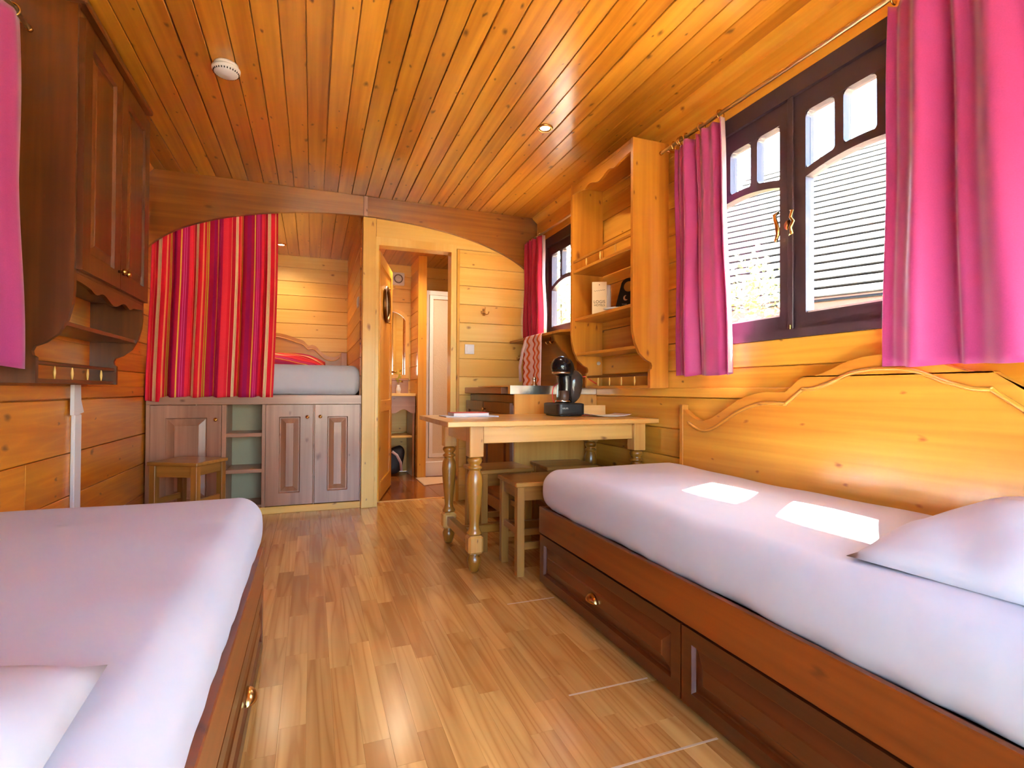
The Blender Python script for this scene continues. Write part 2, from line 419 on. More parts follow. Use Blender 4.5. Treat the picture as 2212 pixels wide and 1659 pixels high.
def plank_wall(name, ax, plane, inward, u0, u1, rows, holes, mat, base_mat, thick=.018, back=.08, parent=None, joints=True):
    """boards on a wall: each board an object; ax = wall normal axis; plane = face of the boards"""
    t0, t1 = plane, plane - inward*thick
    bz0, bz1 = rows[0], rows[-1]
    b0, b1 = t1, t1 - inward*back
    lst = []
    for (p, q, r_, s) in clip_rects(u0, u1, bz0, bz1, holes):
        lo, hi = min(b0, b1), max(b0, b1)
        lst.append((lo, hi, p, q, r_, s) if ax == 0 else (p, q, lo, hi, r_, s))
    base = boxes(name, lst, base_mat, None, (plane, (u0+u1)/2, 0) if ax == 0 else ((u0+u1)/2, plane, 0))
    base['kind'] = 'structure'
    lo, hi = min(t0, t1), max(t0, t1)
    for i in range(len(rows)-1):
        g = .002
        for (p, q, r_, s) in clip_rects(u0, u1, rows[i]+g, rows[i+1]-g, holes):
            if s-r_ < .006 or q-p < .006: continue
            segs = [(p, q)]
            if joints and q-p > 2.6:
                j = p + (q-p)*random.uniform(.35, .65); segs = [(p, j-.0008), (j+.0008, q)]
            for a, b in segs:
                if ax == 0: box('plank', lo, hi, a, b, r_, s, mat, base, .0025)
                else: box('plank', a, b, lo, hi, r_, s, mat, base, .0025)
    return base

XL, XR, ZC = -1.09, 1.85, 2.453
YR, YB, YN = -0.55, 4.30, 6.05      # rear wall behind the camera, partition, far end wall
ZN = 2.352
# ------------------------------------------------------------------ floor
fl = box('floor', XL-.1, XR+.1, YR-.1, 4.46, -.08, -.006, floor_w('Y'), None, .001); fl['kind'] = 'structure'
W = .0706
def strips(x0, x1, y0, y1):
    k = 0; x = x0
    while x < x1-.01:
        xe = min(x+W, x1); y = y0 - random.uniform(0, .4)
        while y < y1:
            ye = y+random.choice((.34, .42, .5, .58)); a, b = max(y, y0), min(ye, y1)
            if b-a > .03: box('floor_strip', x+.0001, xe-.0001, a+.00015, b-.00015, -.014, 0, floor_w('Y'), fl, .0003)
            y = ye
        x = xe; k += 1
strips(-.22, 1.05, .30, 4.455)
strips(1.05, 1.26, 2.34, 4.30)
def slab(x0, x1, y0, y1): box('floor_strip', x0, x1, y0, y1, -.014, 0, floor_w('Y'), fl, .0007)
for a in range(4):
    slab(XL+a*.2175, XL+(a+1)*.2175-.001, 2.0, 4.3)
    slab(XL+a*.735, XL+(a+1)*.735-.001, YR, .299)
for a in range(3): slab(1.2605+a*.196, 1.2605+(a+1)*.196-.001, 2.34, 4.3)
# bright expansion joints across the boards
JOINTS = ((.80, 1.024, 2.15), (.74, 1.024, 1.445), (.60, 1.024, 1.13))
for (x0, x1, y) in JOINTS: box('joint_strip', x0, x1, y-.0035, y+.0035, -.004, .0006, plain('pale_joint', (206, 176, 136), .6), fl, .0002)
nf = box('floor_niche', XL-.1, .351, 4.461, YN+.1, -.08, -.004, bathf_w('X'), None, .001); nf['kind'] = 'structure'
bf = box('floor_bathroom', .352, XR+.1, 4.46, YN+.1, -.08, -.004, bathf_w('X'), None, .001); bf['kind'] = 'structure'
for i in range(7):
    for j in range(5):
        x0 = .45+i*.2; y0 = 4.485+j*.312
        box('floor_tile', x0+.0005, x0+.1995, y0+.0005, y0+.3115, -.012, 0, bathf_w('XY'[(i+j) % 2]), bf, .0008)
box('threshold_strip', .47, 1.10, 4.456, 4.484, -.004, .004, table_w('X'), bf, .002)

# ------------------------------------------------------------------ ceiling
ce = box('ceiling', XL-.1, XR+.1, YR-.1, YB+.1, ZC+.018, ZC+.1, ceil_w('Y'), None, .001); ce['kind'] = 'structure'
P = .1037
k0 = math.floor((XL-.064)/P)
for k in range(k0, 30):
    a, b = .064+k*P, .064+(k+1)*P
    if b < XL or a > XR: continue
    g0 = .0032 if k % 6 == 0 else .0018; g1 = .0032 if (k+1) % 6 == 0 else .0018
    a2, b2 = max(a+g0, XL), min(b-g1, XR)
    if b2-a2 < .01: continue
    box('ceiling_board', a2, b2, YR, YB-.002, ZC, ZC+.02, ceil_w('Y'), ce, .0022)
cn = box('ceiling_niche', XL-.1, XR+.1, YB+.1, YN+.1, ZN+.018, ZN+.2, ceil_w('Y'), None, .001); cn['kind'] = 'structure'
for k in range(k0, 30):
    a, b = .064+k*P, .064+(k+1)*P
    a2, b2 = max(a+.0014, XL), min(b-.0014, XR)
    if b2-a2 < .01: continue
    box('ceiling_board', a2, b2, YB+.03, YN, ZN, ZN+.02, ceil_w('Y'), cn, .0022)

# ------------------------------------------------------------------ walls
W1 = (1.0, 2.235, 1.153, 2.225)     # y0,y1,z0,z1 window over the right bed
W2 = (3.33, 4.07, 1.36, 2.21)       # window over the sink
W3 = (.75, 1.95, 1.153, 2.225)      # window over the left bed, outside the picture
rowsR = [0, .13, .275, .42, .57, .725, .897, 1.04, 1.19, 1.34, 1.49, 1.64, 1.79, 1.94, 2.09, 2.28, ZC]
rowsL = [0, .2, .411, .617, .875, 1.035, 1.24, 1.44, 1.64, 1.84, 2.04, 2.25, ZC]
wr = plank_wall('wall_right', 0, XR, -1, YR, YN, rowsR, [W1, W2], wall_w('Y'), wall_w('Y'), joints=False)
wl = plank_wall('wall_left', 0, XL, 1, YR, YN, rowsL, [W3], wallL_w('Y'), wallL_w('Y'))
RD = (-.35, 1.65, .02, 1.72)           # glazed double door behind the camera
wrear = plank_wall('wall_rear', 1, YR, 1, XL, XR, [0, .2, .4, .6, .8, 1.0, 1.2, 1.4, 1.6, 1.8, 2.0, 2.2, ZC], [RD], wall_w('X'), wall_w('X'), joints=False)
rowsB = [0, .13, .284, .436, .585, .737, .889, 1.042, 1.194, 1.343, 1.5, 1.656, 1.815, 1.971, 2.12, 2.453]
DO = (.477, 1.085, 0, 2.09)
wb = plank_wall('wall_back', 1, YB, -1, .467, XR, rowsB, [DO], pale_w('X'), pale_w('X'), back=.07, joints=False)
rowsN = [0, .45, .75, 1.04, 1.187, 1.335, 1.483, 1.63, 1.776, 1.928, 2.08, 2.227, ZN+.1]
wnb = plank_wall('wall_far', 1, YN, -1, XL, XR, rowsN, [], pale_w('X'), pale_w('X'), joints=False)
wdv = plank_wall('wall_niche', 0, .352, -1, YB+.09, YN, rowsN, [], wallL_w('Y'), wallL_w('Y'), back=.07, joints=False)
# panel above the arch closing the step between the two ceilings
bz = box('wall_header', XL, .367, YB+.002, YB+.03, 2.30, ZC, beam_w('X'), None, .001); bz['kind'] = 'structure'
bz2 = box('wall_header_top', XL, XR, YB+.09, YB+.12, ZN, ZC+.05, beam_w('X'), None, .001); bz2['kind'] = 'structure'
# dado boards along both long walls
d1 = box('trim_1', XR-.012, XR, YR, 3.19, .899, .948, wall_w('Y'), None, .003); d1['kind'] = 'structure'
d2 = box('trim_2', XL, XL+.012, YR, 4.25, .88, .94, wallL_w('Y'), None, .003); d2['kind'] = 'structure'
# cove between ceiling and right wall
cv = prism('trim_3', [(XR-.05, ZC), (XR-.042, ZC-.014), (XR-.014, ZC-.04), (XR, ZC-.05), (XR, ZC)], 1, YR, YB-.04, wall_w('Y')); cv['kind'] = 'structure'
cv2 = prism('trim_4', [(XL+.05, ZC), (XL+.042, ZC-.014), (XL+.014, ZC-.04), (XL, ZC-.05), (XL, ZC)], 1, YR, YB-.04, wallL_w('Y')); cv2['kind'] = 'structure'

# ---- arch beam: two boards either side of a small king block
def arch_z(x):
    u = min(1, abs(x-.38)/1.5); return 1.776+.52*math.sqrt(max(0, 1-u*u))
arch = thing('arch_beam', 'brown arched wooden beam spanning the room under the ceiling', 'beam', (.38, YB-.02, 2.3))
def arch_board(x0, x1):
    n = 40; pts = [(x0+(x1-x0)*i/n, arch_z(x0+(x1-x0)*i/n)) for i in range(n+1)]
    return prism('arch_board', pts+[(x1, ZC-.001), (x0, ZC-.001)], 1, YB-.036, YB-.004, beam_w('X'), arch)
arch_board(XL, .362); arch_board(.395, XR)
box('king_block', .363, .394, YB-.05, YB-.002, 2.292, ZC-.002, cab_w('Z'), arch, .003)
# ---- door lining
post = box('trim_5', .362, .462, YB-.03, YB+.09, 0, 2.292, pale_w('Z'), None, .003); post['kind'] = 'structure'
dl = boxes('trim_6', [(.4635, .487, YB-.014, YB+.1, 0, 2.085), (1.078, 1.125, YB-.014, YB+.1, 0, 2.085), (.4635, 1.125, YB-.014, YB+.1, 2.0855, 2.15)], pale_w('Z'), None, (.8, YB, 1)); dl['kind'] = 'structure'
dl2 = box('trim_7', 1.126, 1.152, YB-.02, YB-.001, 0, 2.115, door_w('Z'), None, .003); dl2['kind'] = 'structure'

# ------------------------------------------------------------------ windows
def pane_shape(y0, y1, z0, z1a, z1b, zmid, r, rb):
    """opening outline: rounded lower/upper corners"""
    pts = []
    def arc(cy, cz, a0, rr):
        for i in range(5):
            a = a0+math.pi/2*i/4; pts.append((cy+rr*math.cos(a), cz+rr*math.sin(a)))
    return pts
def build_window(name, wy, x, sgn, n_sash=2, small=3, ztop=2.066, zarch=1.80, bulge=.035, near_handle=True):
    """timber window in a side wall: casing, sashes with a row of small panes over one big pane"""
    y0, y1, z0, z1 = wy
    xi, xo = x-sgn*.012, x+sgn*.085          # inner/outer faces of the casing
    lo, hi = min(xi, xo), max(xi, xo)
    fr = boxes(name, [(lo, hi, y0, y0+.045, z0, z1), (lo, hi, y1-.045, y1, z0, z1), (lo, hi, y0+.045, y1-.045, z0, z0+.035), (lo, hi, y0+.045, y1-.045, z1-.075, z1)], DARKF, None, (x, (y0+y1)/2, z0))
    fr['kind'] = 'structure'
    a0, a1 = y0+.046, y1-.046
    ws = (a1-a0)/n_sash
    sx0, sx1 = x+sgn*.004, x+sgn*.05
    slo, shi = min(sx0, sx1), max(sx0, sx1)
    gx = x+sgn*.03
    st = .062
    for s in range(n_sash):
        p, q = a0+ws*s+.001, a0+ws*(s+1)-.001
        zb, zt = z0+.036, z1-.076
        gz0 = zb+.06
        iy0, iy1 = p+st, q-st
        root = boxes('sash', [(slo, shi, p, p+st, zb, zt), (slo, shi, q-st, q, zb, zt), (slo, shi, iy0, iy1, zb, gz0), (slo, shi, iy0, iy1, ztop, zt)], DARKF, fr, (x, (p+q)/2, zb))
        n = 20
        def za(y): return zarch+bulge*(1-((y-(iy0+iy1)/2)/((iy1-iy0)/2))**2)
        low = [(iy0+(iy1-iy0)*i/n, za(iy0+(iy1-iy0)*i/n)) for i in range(n+1)]
        up = [(y, z+.032) for y, z in reversed(low)]
        prism('transom', low+up, 0, slo, shi, DARKF, root)
        bw = .036; pw = ((iy1-iy0)-bw*(small-1))/small
        cuts = [iy0+i*(pw+bw) for i in range(small)]
        for i in range(small-1):
            b0 = cuts[i]+pw
            prism('glazing_bar', [(b0, za(b0)+.028), (b0+bw, za(b0+bw)+.028), (b0+bw, ztop), (b0, ztop)], 0, slo+.002, shi-.002, DARKF, root)
        for c in cuts:           # rounded corners of the small lights
            for yy, d in ((c, 1), (c+pw, -1)):
                for zz, e in ((ztop, -1), (za(yy)+.03, 1)):
                    rr = .022
                    pts = [(yy, zz)]+[(yy+d*(rr-rr*math.cos(t)), zz+e*(rr-rr*math.sin(t))) for t in [math.pi/2*i/5 for i in range(6)]]
                    pts = [(yy, zz)]+[(yy+d*rr*(1-math.sin(t)), zz+e*rr*(1-math.cos(t))) for t in [math.pi/2*i/5 for i in range(6)]]
                    prism('corner_fillet', pts, 0, slo+.004, shi-.004, DARKF, root)
            prism('pane', [(c, za(c)+.02), (c+pw, za(c+pw)+.02), (c+pw, ztop+.004), (c, ztop+.004)], 0, gx-.002, gx+.002, GLASS, root)
        prism('pane', [(iy0-.004, gz0-.004), (iy1+.004, gz0-.004)]+[(y, z+.006) for y, z in reversed(low)], 0, gx-.002, gx+.002, GLASS, root)
        prism('glazing_bead', [(iy0, gz0), (iy1, gz0), (iy1, gz0+.008), (iy0, gz0+.008)], 0, slo+.012, shi-.006, WHITE, root)
    if n_sash == 2:
        ym = (a0+a1)/2; c = box('cover_strip', min(x-sgn*.010, x), max(x-sgn*.010, x), ym-.014, ym+.014, z0+.036, z1-.076, DARKF, fr, .004)
        hx = x-sgn*.02; zh = 1.644-.02
        hd = tube('espagnolette_handle', [(hx, ym+.045, zh+.062), (hx-sgn*.012, ym+.058, zh+.05), (hx-sgn*.016, ym+.05, zh+.03), (hx-sgn*.016, ym+.04, zh), (hx-sgn*.016, ym+.036, zh-.035), (hx-sgn*.012, ym+.05, zh-.06), (hx-sgn*.008, ym+.062, zh-.05)], [.006, .008, .008, .009, .009, .007, .005], BRASS, fr, 10)
        rose = lathe('handle_rose', [(.0, 0), (.02, 0), (.022, .006), (.012, .012), (.010, .022), (0, .022)], BRASS, fr, (x-sgn*.01, ym+.01, zh), 14, 'X')
        tube('handle_scroll', [(hx, ym-.012, zh+.052), (hx-sgn*.008, ym-.028, zh+.045), (hx-sgn*.01, ym-.02, zh+.02), (hx-sgn*.01, ym-.034, zh), (hx-sgn*.01, ym-.02, zh-.022), (hx-sgn*.008, ym-.026, zh-.045), (hx, ym-.008, zh-.05)], [.005, .007, .006, .007, .006, .007, .005], BRASS, fr, 10)
        box('bolt', x-sgn*.022 if sgn > 0 else x+.012, x-.012 if sgn > 0 else x+.022, ym-.012, ym-.006, z0+.034, z0+.052, BRASS, fr, .001)
    return fr
build_window('window_1', W1, XR, 1)
build_window('window_2', W2, XR, 1, n_sash=1, small=3, ztop=2.06, zarch=1.76, bulge=.06)
w3 = build_window('window_3', W3, XL, -1)
for i in range(8): box('blackout_board', XL-.125, XL-.1, W3[0]+i*.15, W3[0]+(i+1)*.15-.001, W3[2], W3[3], beam_w('Z'), w3, .002)  # unseen boards added to block daylight coming through the left window
# glazed double door in the rear wall, behind the photographer
xm = (RD[0]+RD[1])/2
rd = boxes('door_2', [(RD[0], RD[0]+.06, YR-.07, YR-.01, .02, RD[3]), (RD[1]-.06, RD[1], YR-.07, YR-.01, .02, RD[3]), (RD[0]+.06, RD[1]-.06, YR-.07, YR-.01, RD[3]-.07, RD[3]), (RD[0]+.06, RD[1]-.06, YR-.07, YR-.01, .02, .22), (xm-.04, xm+.04, YR-.07, YR-.01, .22, RD[3]-.07)], DARKF, None, (xm, YR, 0)); rd['kind'] = 'structure'
box('pane', RD[0]+.06, xm-.04, YR-.045, YR-.04, .22, RD[3]-.07, GLASS, rd, .0005); box('pane', xm+.04, RD[1]-.06, YR-.045, YR-.04, .22, RD[3]-.07, GLASS, rd, .0005)
# roof overhang outside the long right wall
ea = box('trim_9', XR+.099, XR+.29, YR-.2, YN+.2, 2.34, 2.40, beam_w('Y'), None, .004); ea['kind'] = 'structure'
# ------------------------------------------------------------------ beds
def raised_panel(name, parent, ax, face, out, u0, u1, z0, z1, mat, depth=.012, lip=.012, slope=.045):
    """frame-and-panel centre: sunk groove, sloping field, raised centre (one mesh)"""
    def P3(u, z, d):
        p = [0, 0, z]; p[ax] = face+out*d; p[1-ax] = u; return p
    rings = [(0, 0), (lip*.5, -depth), (lip, -depth), (lip+slope, -.002), (lip+slope+.004, .001)]
    V = []; F = []
    for ins, d in rings:
        for u, z in ((u0+ins, z0+ins), (u1-ins, z0+ins), (u1-ins, z1-ins), (u0+ins, z1-ins)): V.append(P3(u, z, d))
    for i in range(len(rings)-1):
        for k in range(4): F.append([i*4+k, i*4+(k+1) % 4, (i+1)*4+(k+1) % 4, (i+1)*4+k])
    F.append([len(V)-4+k for k in range(4)])
    c = P3((u0+u1)/2, (z0+z1)/2, 0)
    V = [(v[0]-c[0], v[1]-c[1], v[2]-c[2]) for v in V]
    me = D.meshes.new(name); me.from_pydata([tuple(v) for v in V], [], F); me.materials.append(mat)
    bm = bmesh.new(); bm.from_mesh(me); bmesh.ops.recalc_face_normals(bm, faces=bm.faces)
    # open shell: make sure it faces outwards
    n = Vector((0, 0, 0)); n[ax] = out
    bm.faces.ensure_lookup_table()
    if bm.faces[-1].normal.dot(n) < 0: bmesh.ops.reverse_faces(bm, faces=bm.faces)
    bm.to_mesh(me); bm.free()
    return reg(D.objects.new(name, me), parent, c)
def panel_front(name, parent, ax, face, out, u0, u1, z0, z1, mfr, mpa, stile=.05, thick=.02, slope=.03, mh=None):
    """a framed door/drawer front: frame mesh + panel child"""
    d0, d1 = sorted((face, face-out*thick))
    L = []
    def add(a, b, c, d):
        L.append((d0, d1, a, b, c, d) if ax == 0 else (a, b, d0, d1, c, d))
    add(u0, u0+stile, z0, z1); add(u1-stile, u1, z0, z1); add(u0+stile, u1-stile, z0, z0+stile); add(u0+stile, u1-stile, z1-stile, z1)
    loc = [0, 0, (z0+z1)/2]; loc[ax] = face; loc[1-ax] = (u0+u1)/2
    f = boxes(name, L, mfr, parent, loc)
    raised_panel('panel', f, ax, face-out*.001, out, u0+stile, u1-stile, z0+stile, z1-stile, mpa, slope=slope)
    return f
def shell_pull(parent, x, y, z, s):
    """half-shell drawer pull on an x-facing front; s = outward sign"""
    V = []; F = []; n, m = 10, 6
    for j in range(m+1):
        for i in range(n+1):
            a = math.pi*i/n; b = math.pi/2*j/m
            V.append((s*.024*math.cos(b)*math.sin(a)*1.0, .038*math.cos(a)*(1-.1*j/m), .030*math.sin(b)*math.sin(a)+.0))
    for j in range(m):
        for i in range(n): F.append([j*(n+1)+i, j*(n+1)+i+1, (j+1)*(n+1)+i+1, (j+1)*(n+1)+i])
    o = mk('shell_pull', V, F, BRASS, parent, (x, y, z), True)
    md = o.modifiers.new('t', 'SOLIDIFY'); md.thickness = .002
    return o
def head_outline(yc, half, z0, k=1.0):
    """scrolled top of the day-bed back, as (y,z) points from one end to the other"""
    prof = [(1.0, .835), (.985, .828), (.93, .80), (.87, .785), (.80, .80), (.72, .842), (.62, .895), (.52, .925), (.46, .93), (.385, .928), (.385, .928), (.305, .988), (.305, .988), (.26, .99), (.19, 1.012), (.12, 1.042), (.06, 1.055), (0, 1.058)]
    full = prof+[(-a, b) for a, b in reversed(prof[:-1])]
    return [(yc+a*half, b) for a, b in full]
def smooth_pts(pts, n=3):
    out = []
    for i in range(len(pts)-1):
        p0, p1, p2, p3 = pts[max(i-1, 0)], pts[i], pts[i+1], pts[min(i+2, len(pts)-1)]
        corner = False
        for k in range(n):
            t = k/n
            def cr(a, b, c, d): return .5*((2*b)+(-a+c)*t+(2*a-5*b+4*c-d)*t*t+(-a+3*b-3*c+d)*t**3)
            out.append((cr(p0[0], p1[0], p2[0], p3[0]), cr(p0[1], p1[1], p2[1], p3[1])))
    out.append(pts[-1])
    keep = [out[0]]
    for p in out[1:]:
        if math.hypot(p[0]-keep[-1][0], p[1]-keep[-1][1]) > .0012: keep.append(p)
    return keep
def wrinkle(y, x, z):
    return .004*math.sin(9*y+3*math.sin(4*x))*math.cos(5*x)
def build_bed(label, face, wall, s, y0, y1, ysep, hb, hbl):
    """day-bed along a wall: s = +1 when the open side faces -x (bed stands at the right wall)"""
    b = thing('day_bed', label, 'bed', ((face+wall)/2, (y0+y1)/2, 0))
    out = -s
    xa, xb = sorted((face, wall-s*.062))
    fx = face; fi = face+s*.022
    a, c = sorted((fx, fi))
    box('side_rail', a, c, y0, y1, .248, .372, bed_w('Y'), b, .003)
    box('plinth', *sorted((fi, fi+s*.02)), y0+.005, y1-.005, 0, .248, bedd_w('Y'), b, .002)
    box('end_panel', *sorted((fi+s*.001, wall-s*.065)), y1-.022, y1, 0, .37, bed_w('X'), b, .003)
    box('end_panel', *sorted((fi+s*.001, wall-s*.065)), y0, y0+.022, 0, .37, bed_w('X'), b, .003)
    box('slat_base', *sorted((fi+s*.021, wall-s*.07)), y0+.023, y1-.023, .25, .30, bed_w('Y'), b, .002)
    for p, q in ((y0+.012, ysep-.004), (ysep+.004, y1-.012)):
        d = panel_front('drawer', b, 0, face+s*.0005, out, p, q, .018, .242, bedd_w('Y'), bedd_w('Y'), stile=.042, thick=.02, slope=.032)
        for e in d.children: shell = None
        pl = shell_pull(d, face-s*.001, (p+q)/2, .115, out)
    if hb:
        yc, half = hb
        o = smooth_pts(head_outline(yc, half, 0), 4)
        xs = sorted((wall-s*.018, wall-s*.05))
        bk = prism('back_board', [(yc-half, .30), (yc+half, .30)]+o, 0, xs[0], xs[1], head_w('Y'), b)
        # inner raised moulding line, parallel to the outline
        mo = []
        base = [p for p in o if abs(p[0]-yc) < half*.985]
        for y, z in base:
            mo.append((wall-s*.053, yc+(y-yc)*.985+(0), z-.048))
        tube('moulding', mo, .0075, head_w('Y'), bk, 6)
        box('end_stile', *sorted((wall-s*.053, wall-s*.014)), yc+half, yc+half+.028, .30, .862, head_w('Z'), bk, .004)
        box('end_stile', *sorted((wall-s*.053, wall-s*.014)), yc-half-.028, yc-half, .30, .862, head_w('Z'), bk, .004)
    return b
bedR = build_bed('brown day bed with two drawers and scrolled back board under the right window', 1.025, XR, 1, .24, 2.325, 1.283, (1.215, 1.02), '')
bedL = build_bed('brown day bed with drawers along the left wall, nearest the camera', -.155, XL, -1, .0, 2.06, 1.03, (1.0, .98), '')
def build_mattress(label, x0, x1, y0, y1, z0, z1, seed, rad=(.062, .062, .072)):
    rnd = random.Random(seed); ph = [rnd.uniform(0, 6) for _ in range(6)]
    hx, hy, hz = (x1-x0)/2, (y1-y0)/2, (z1-z0)/2
    def fn(v):
        x, y, z = v
        t = z/hz
        bul = .014*math.cos(t*math.pi/2)
        side = max(abs(x)/hx, 0)
        w = 0
        if abs(abs(x)-hx) < .03 or abs(abs(y)-hy) < .03:   # gathers low on the flanks
            k = max(0, -t)
            w = .006*k*k*math.sin(38*(y if abs(abs(x)-hx) < .03 else x)+ph[0]+2*math.sin(7*y+ph[1]))
        x += math.copysign(bul+w, x)*(abs(x)/hx)**4
        y += math.copysign(bul+w, y)*(abs(y)/hy)**4
        top = max(0, t)
        z += top*(.007*(1-(x/hx)**2)*(1-(y/hy)**2)+.0035*math.sin(6*y+ph[2]+2*math.sin(3*x+ph[3]))*math.sin(5*x+ph[4])+.0015*math.sin(17*y+9*x+ph[5]))
        if t < 0: z += -t*.004*math.sin(11*y+ph[1]+4*x)
        return (x, y, z)
    m = soft_box('mattress', ((x0+x1)/2, (y0+y1)/2, (z0+z1)/2), (hx, hy, hz), rad, SHEET, None, (22, 60, 6), fn)
    return tag(m, label, 'mattress', None)
build_mattress('white sheeted mattress on the right day bed with sunlit patches', 1.037, 1.785, .275, 2.315, .352, .558, 1)
build_mattress('white sheeted mattress on the left day bed, in the left foreground', -1.035, -.17, .03, 2.055, .352, .560, 2)
def pillow(label, c, hx, hy, t, rot, seed):
    rnd = random.Random(seed); ph = [rnd.uniform(0, 6) for _ in range(6)]
    nu, nv = 36, 28; V = []; F = []
    def height(u, v):
        e = (1-abs(u)**2.6)*(1-abs(v)**2.6)
        return max(0, e)**.55
    for s in (1, -1):
        for j in range(nv+1):
            for i in range(nu+1):
                u, v = -1+2*i/nu, -1+2*j/nv
                hgt = height(u, v)
                x = hx*u*(1-.07*v*v*(1-u*u)); y = hy*v*(1-.09*u*u*(1-v*v))
                z = s*t*hgt*(1 if s > 0 else .25)
                if s > 0: z += hgt*(.006*math.sin(5*u+3*v+ph[0])+.005*math.sin(9*v-4*u+ph[1])+.004*math.sin(14*u*v+ph[2]))
                V.append((x, y, z))
    N1 = (nu+1)*(nv+1)
    for s in (0, 1):
        for j in range(nv):
            for i in range(nu):
                a = s*N1+j*(nu+1)+i; q = [a, a+1, a+nu+2, a+nu+1]; F.append(q if s == 0 else q[::-1])
    me = D.meshes.new('pillow'); me.from_pydata(V, [], F); me.materials.append(SHEET)
    bm = bmesh.new(); bm.from_mesh(me); bmesh.ops.remove_doubles(bm, verts=bm.verts, dist=.0006); bmesh.ops.recalc_face_normals(bm, faces=bm.faces); bm.to_mesh(me); bm.free()
    me.polygons.foreach_set('use_smooth', [True]*len(me.polygons))
    o = reg(D.objects.new('pillow', me), None, c); o.rotation_euler = rot
    return tag(o, label, 'pillow', 'white bed pillows')
pillow('white pillow lying on the right day bed at the picture edge', (1.475, .575, .586), .34, .29, .105, (0, R(-3), R(6)), 3)
pillow('white pillow on the left day bed in the bottom left corner', (-.615, .47, .588), .39, .33, .10, (0, R(2), R(3)), 4)

# ------------------------------------------------------------------ bunk in the niche
bk = thing('bunk_cabinet', 'brown bunk base with three panelled doors and open cubbies in the niche', 'cabinet', (-.36, YB+.02, 0))
yf = YB
def cb(name, x0, x1, z0, z1, ya=None, yb=None, m=None, ch=.002): return box(name, x0, x1, ya if ya is not None else yf, yb if yb is not None else yf+.03, z0, z1, m or cab_w('X'), bk, ch)
cb('top_rail', XL+.012, .361, .815, .886)
cb('base_rail', XL+.012, .361, 0, .052, m=pale_w('X'))
for a, b in ((XL+.012, -1.052), (-.612, -.583), (-.348, -.323), (.008, .018), (.352, .361)): cb('stile', a, b, .052, .815, m=cab_w('Z'))
for z in (.591, .325): cb('cubby_shelf', -.583, -.348, z-.014, z+.014, yb=yf+.30)
cb('cubby_shelf', -.583, -.348, .052, .07, yf+.03, yf+.30)
cb('cubby_side', -.597, -.583, .052, .815, yf+.03, yf+.32, cab_w('Z')); cb('cubby_side', -.348, -.334, .052, .815, yf+.03, yf+.32, cab_w('Z'))
cb('cubby_back', -.583, -.348, .07, .84, yf+.30, yf+.315, GREYB)
cb('bed_deck', XL+.012, .350, .84, .884, yf+.03, YN-.13)
def bdoor(x0, x1, z0, z1, kx, kz, stile=.09, slope=.04):
    d = panel_front('door', bk, 1, yf-.006, -1, x0, x1, z0, z1, cab_w('Z'), cab_w('Z'), stile=stile, thick=.02, slope=slope)
    kb = lathe('knob', [(0, 0), (.006, 0), (.006, -.012), (.013, -.017), (.014, -.023), (.009, -.029), (0, -.030)], BRASS, d, (kx, yf-.006, kz), 14, 'Y')
    return d
bdoor(-1.050, -.614, .06, .812, -.647, .709)
bdoor(-.321, .006, .06, .812, -.034, .72, slope=.032)
bdoor(.020, .350, .06, .812, .058, .722, slope=.032)
m = build_mattress('thick white mattress on the bunk in the niche', XL+.035, .343, YB+.055, YN-.16, .886, 1.12, 5, (.05, .05, .06))
# bunk headboard against the far wall
hb = thing('bunk_headboard', 'scrolled wooden headboard standing at the far end of the bunk', 'headboard', (-.36, YN-.08, .886))
hp = [(.30, 1.32), (.275, 1.315), (.262, 1.300), (.235, 1.283), (.205, 1.277), (.17, 1.28), (.13, 1.292), (.10, 1.315), (.065, 1.347), (.03, 1.385), (-.005, 1.40), (-.04, 1.392), (-.06, 1.405), (-.095, 1.441), (-.16, 1.463), (-.25, 1.493), (-.355, 1.513)]
full = hp+[(-.71-x, z) for x, z in reversed(hp[:-1])]
sp = smooth_pts(full, 3)
prism('back_board', [(-1.01, .9), (.30, .9)]+sp, 1, YN-.10, YN-.06, shelf_w('X'), hb)
tube('moulding', [(x*.985-.005, YN-.104, z-.042) for x, z in sp[3:-3]], .006, head_w('X'), hb, 6)
box('post', .285, .345, YN-.12, YN-.05, .887, 1.325, cab_w('Z'), hb, .004); box('post', -1.07, -1.01, YN-.12, YN-.05, .887, 1.325, cab_w('Z'), hb, .004)
STRIPE = [(0, (250, 224, 170)), (.018, (150, 24, 40)), (.026, (250, 224, 170)), (.044, (150, 24, 40)), (.052, (250, 216, 160)), (.070, (222, 26, 48)), (.15, (236, 132, 84)), (.178, (214, 26, 48)), (.215, (190, 150, 40)), (.234, (200, 34, 44)), (.248, (190, 156, 40)), (.27, (176, 16, 58)), (.40, (158, 14, 82)), (.50, (184, 20, 62)), (.56, (236, 184, 70)), (.585, (188, 18, 78)), (.62, (214, 70, 140)), (.634, (188, 18, 78)), (.66, (214, 70, 140)), (.674, (188, 18, 78)), (.73, (232, 48, 66)), (.84, (222, 30, 52)), (.90, (238, 150, 100)), (.914, (196, 20, 44))]
STR = striped('striped_throw', STRIPE, .50)
pil = pillow('red striped cushion lying against the bunk headboard', (-.28, YN-.50, 1.15), .40, .26, .12, (R(14), 0, 0), 6)
pil.data.materials.clear(); pil.data.materials.append(STR)
l = pil.data.uv_layers.new(name='UVMap')
for lp in pil.data.loops:
    v = pil.data.vertices[lp.vertex_index].co; l.data[lp.index].uv = (v.x*.35+v.y*1.4, v.y)
pil['category'] = 'cushion'; del pil['group']; pil.name = 'cushion'
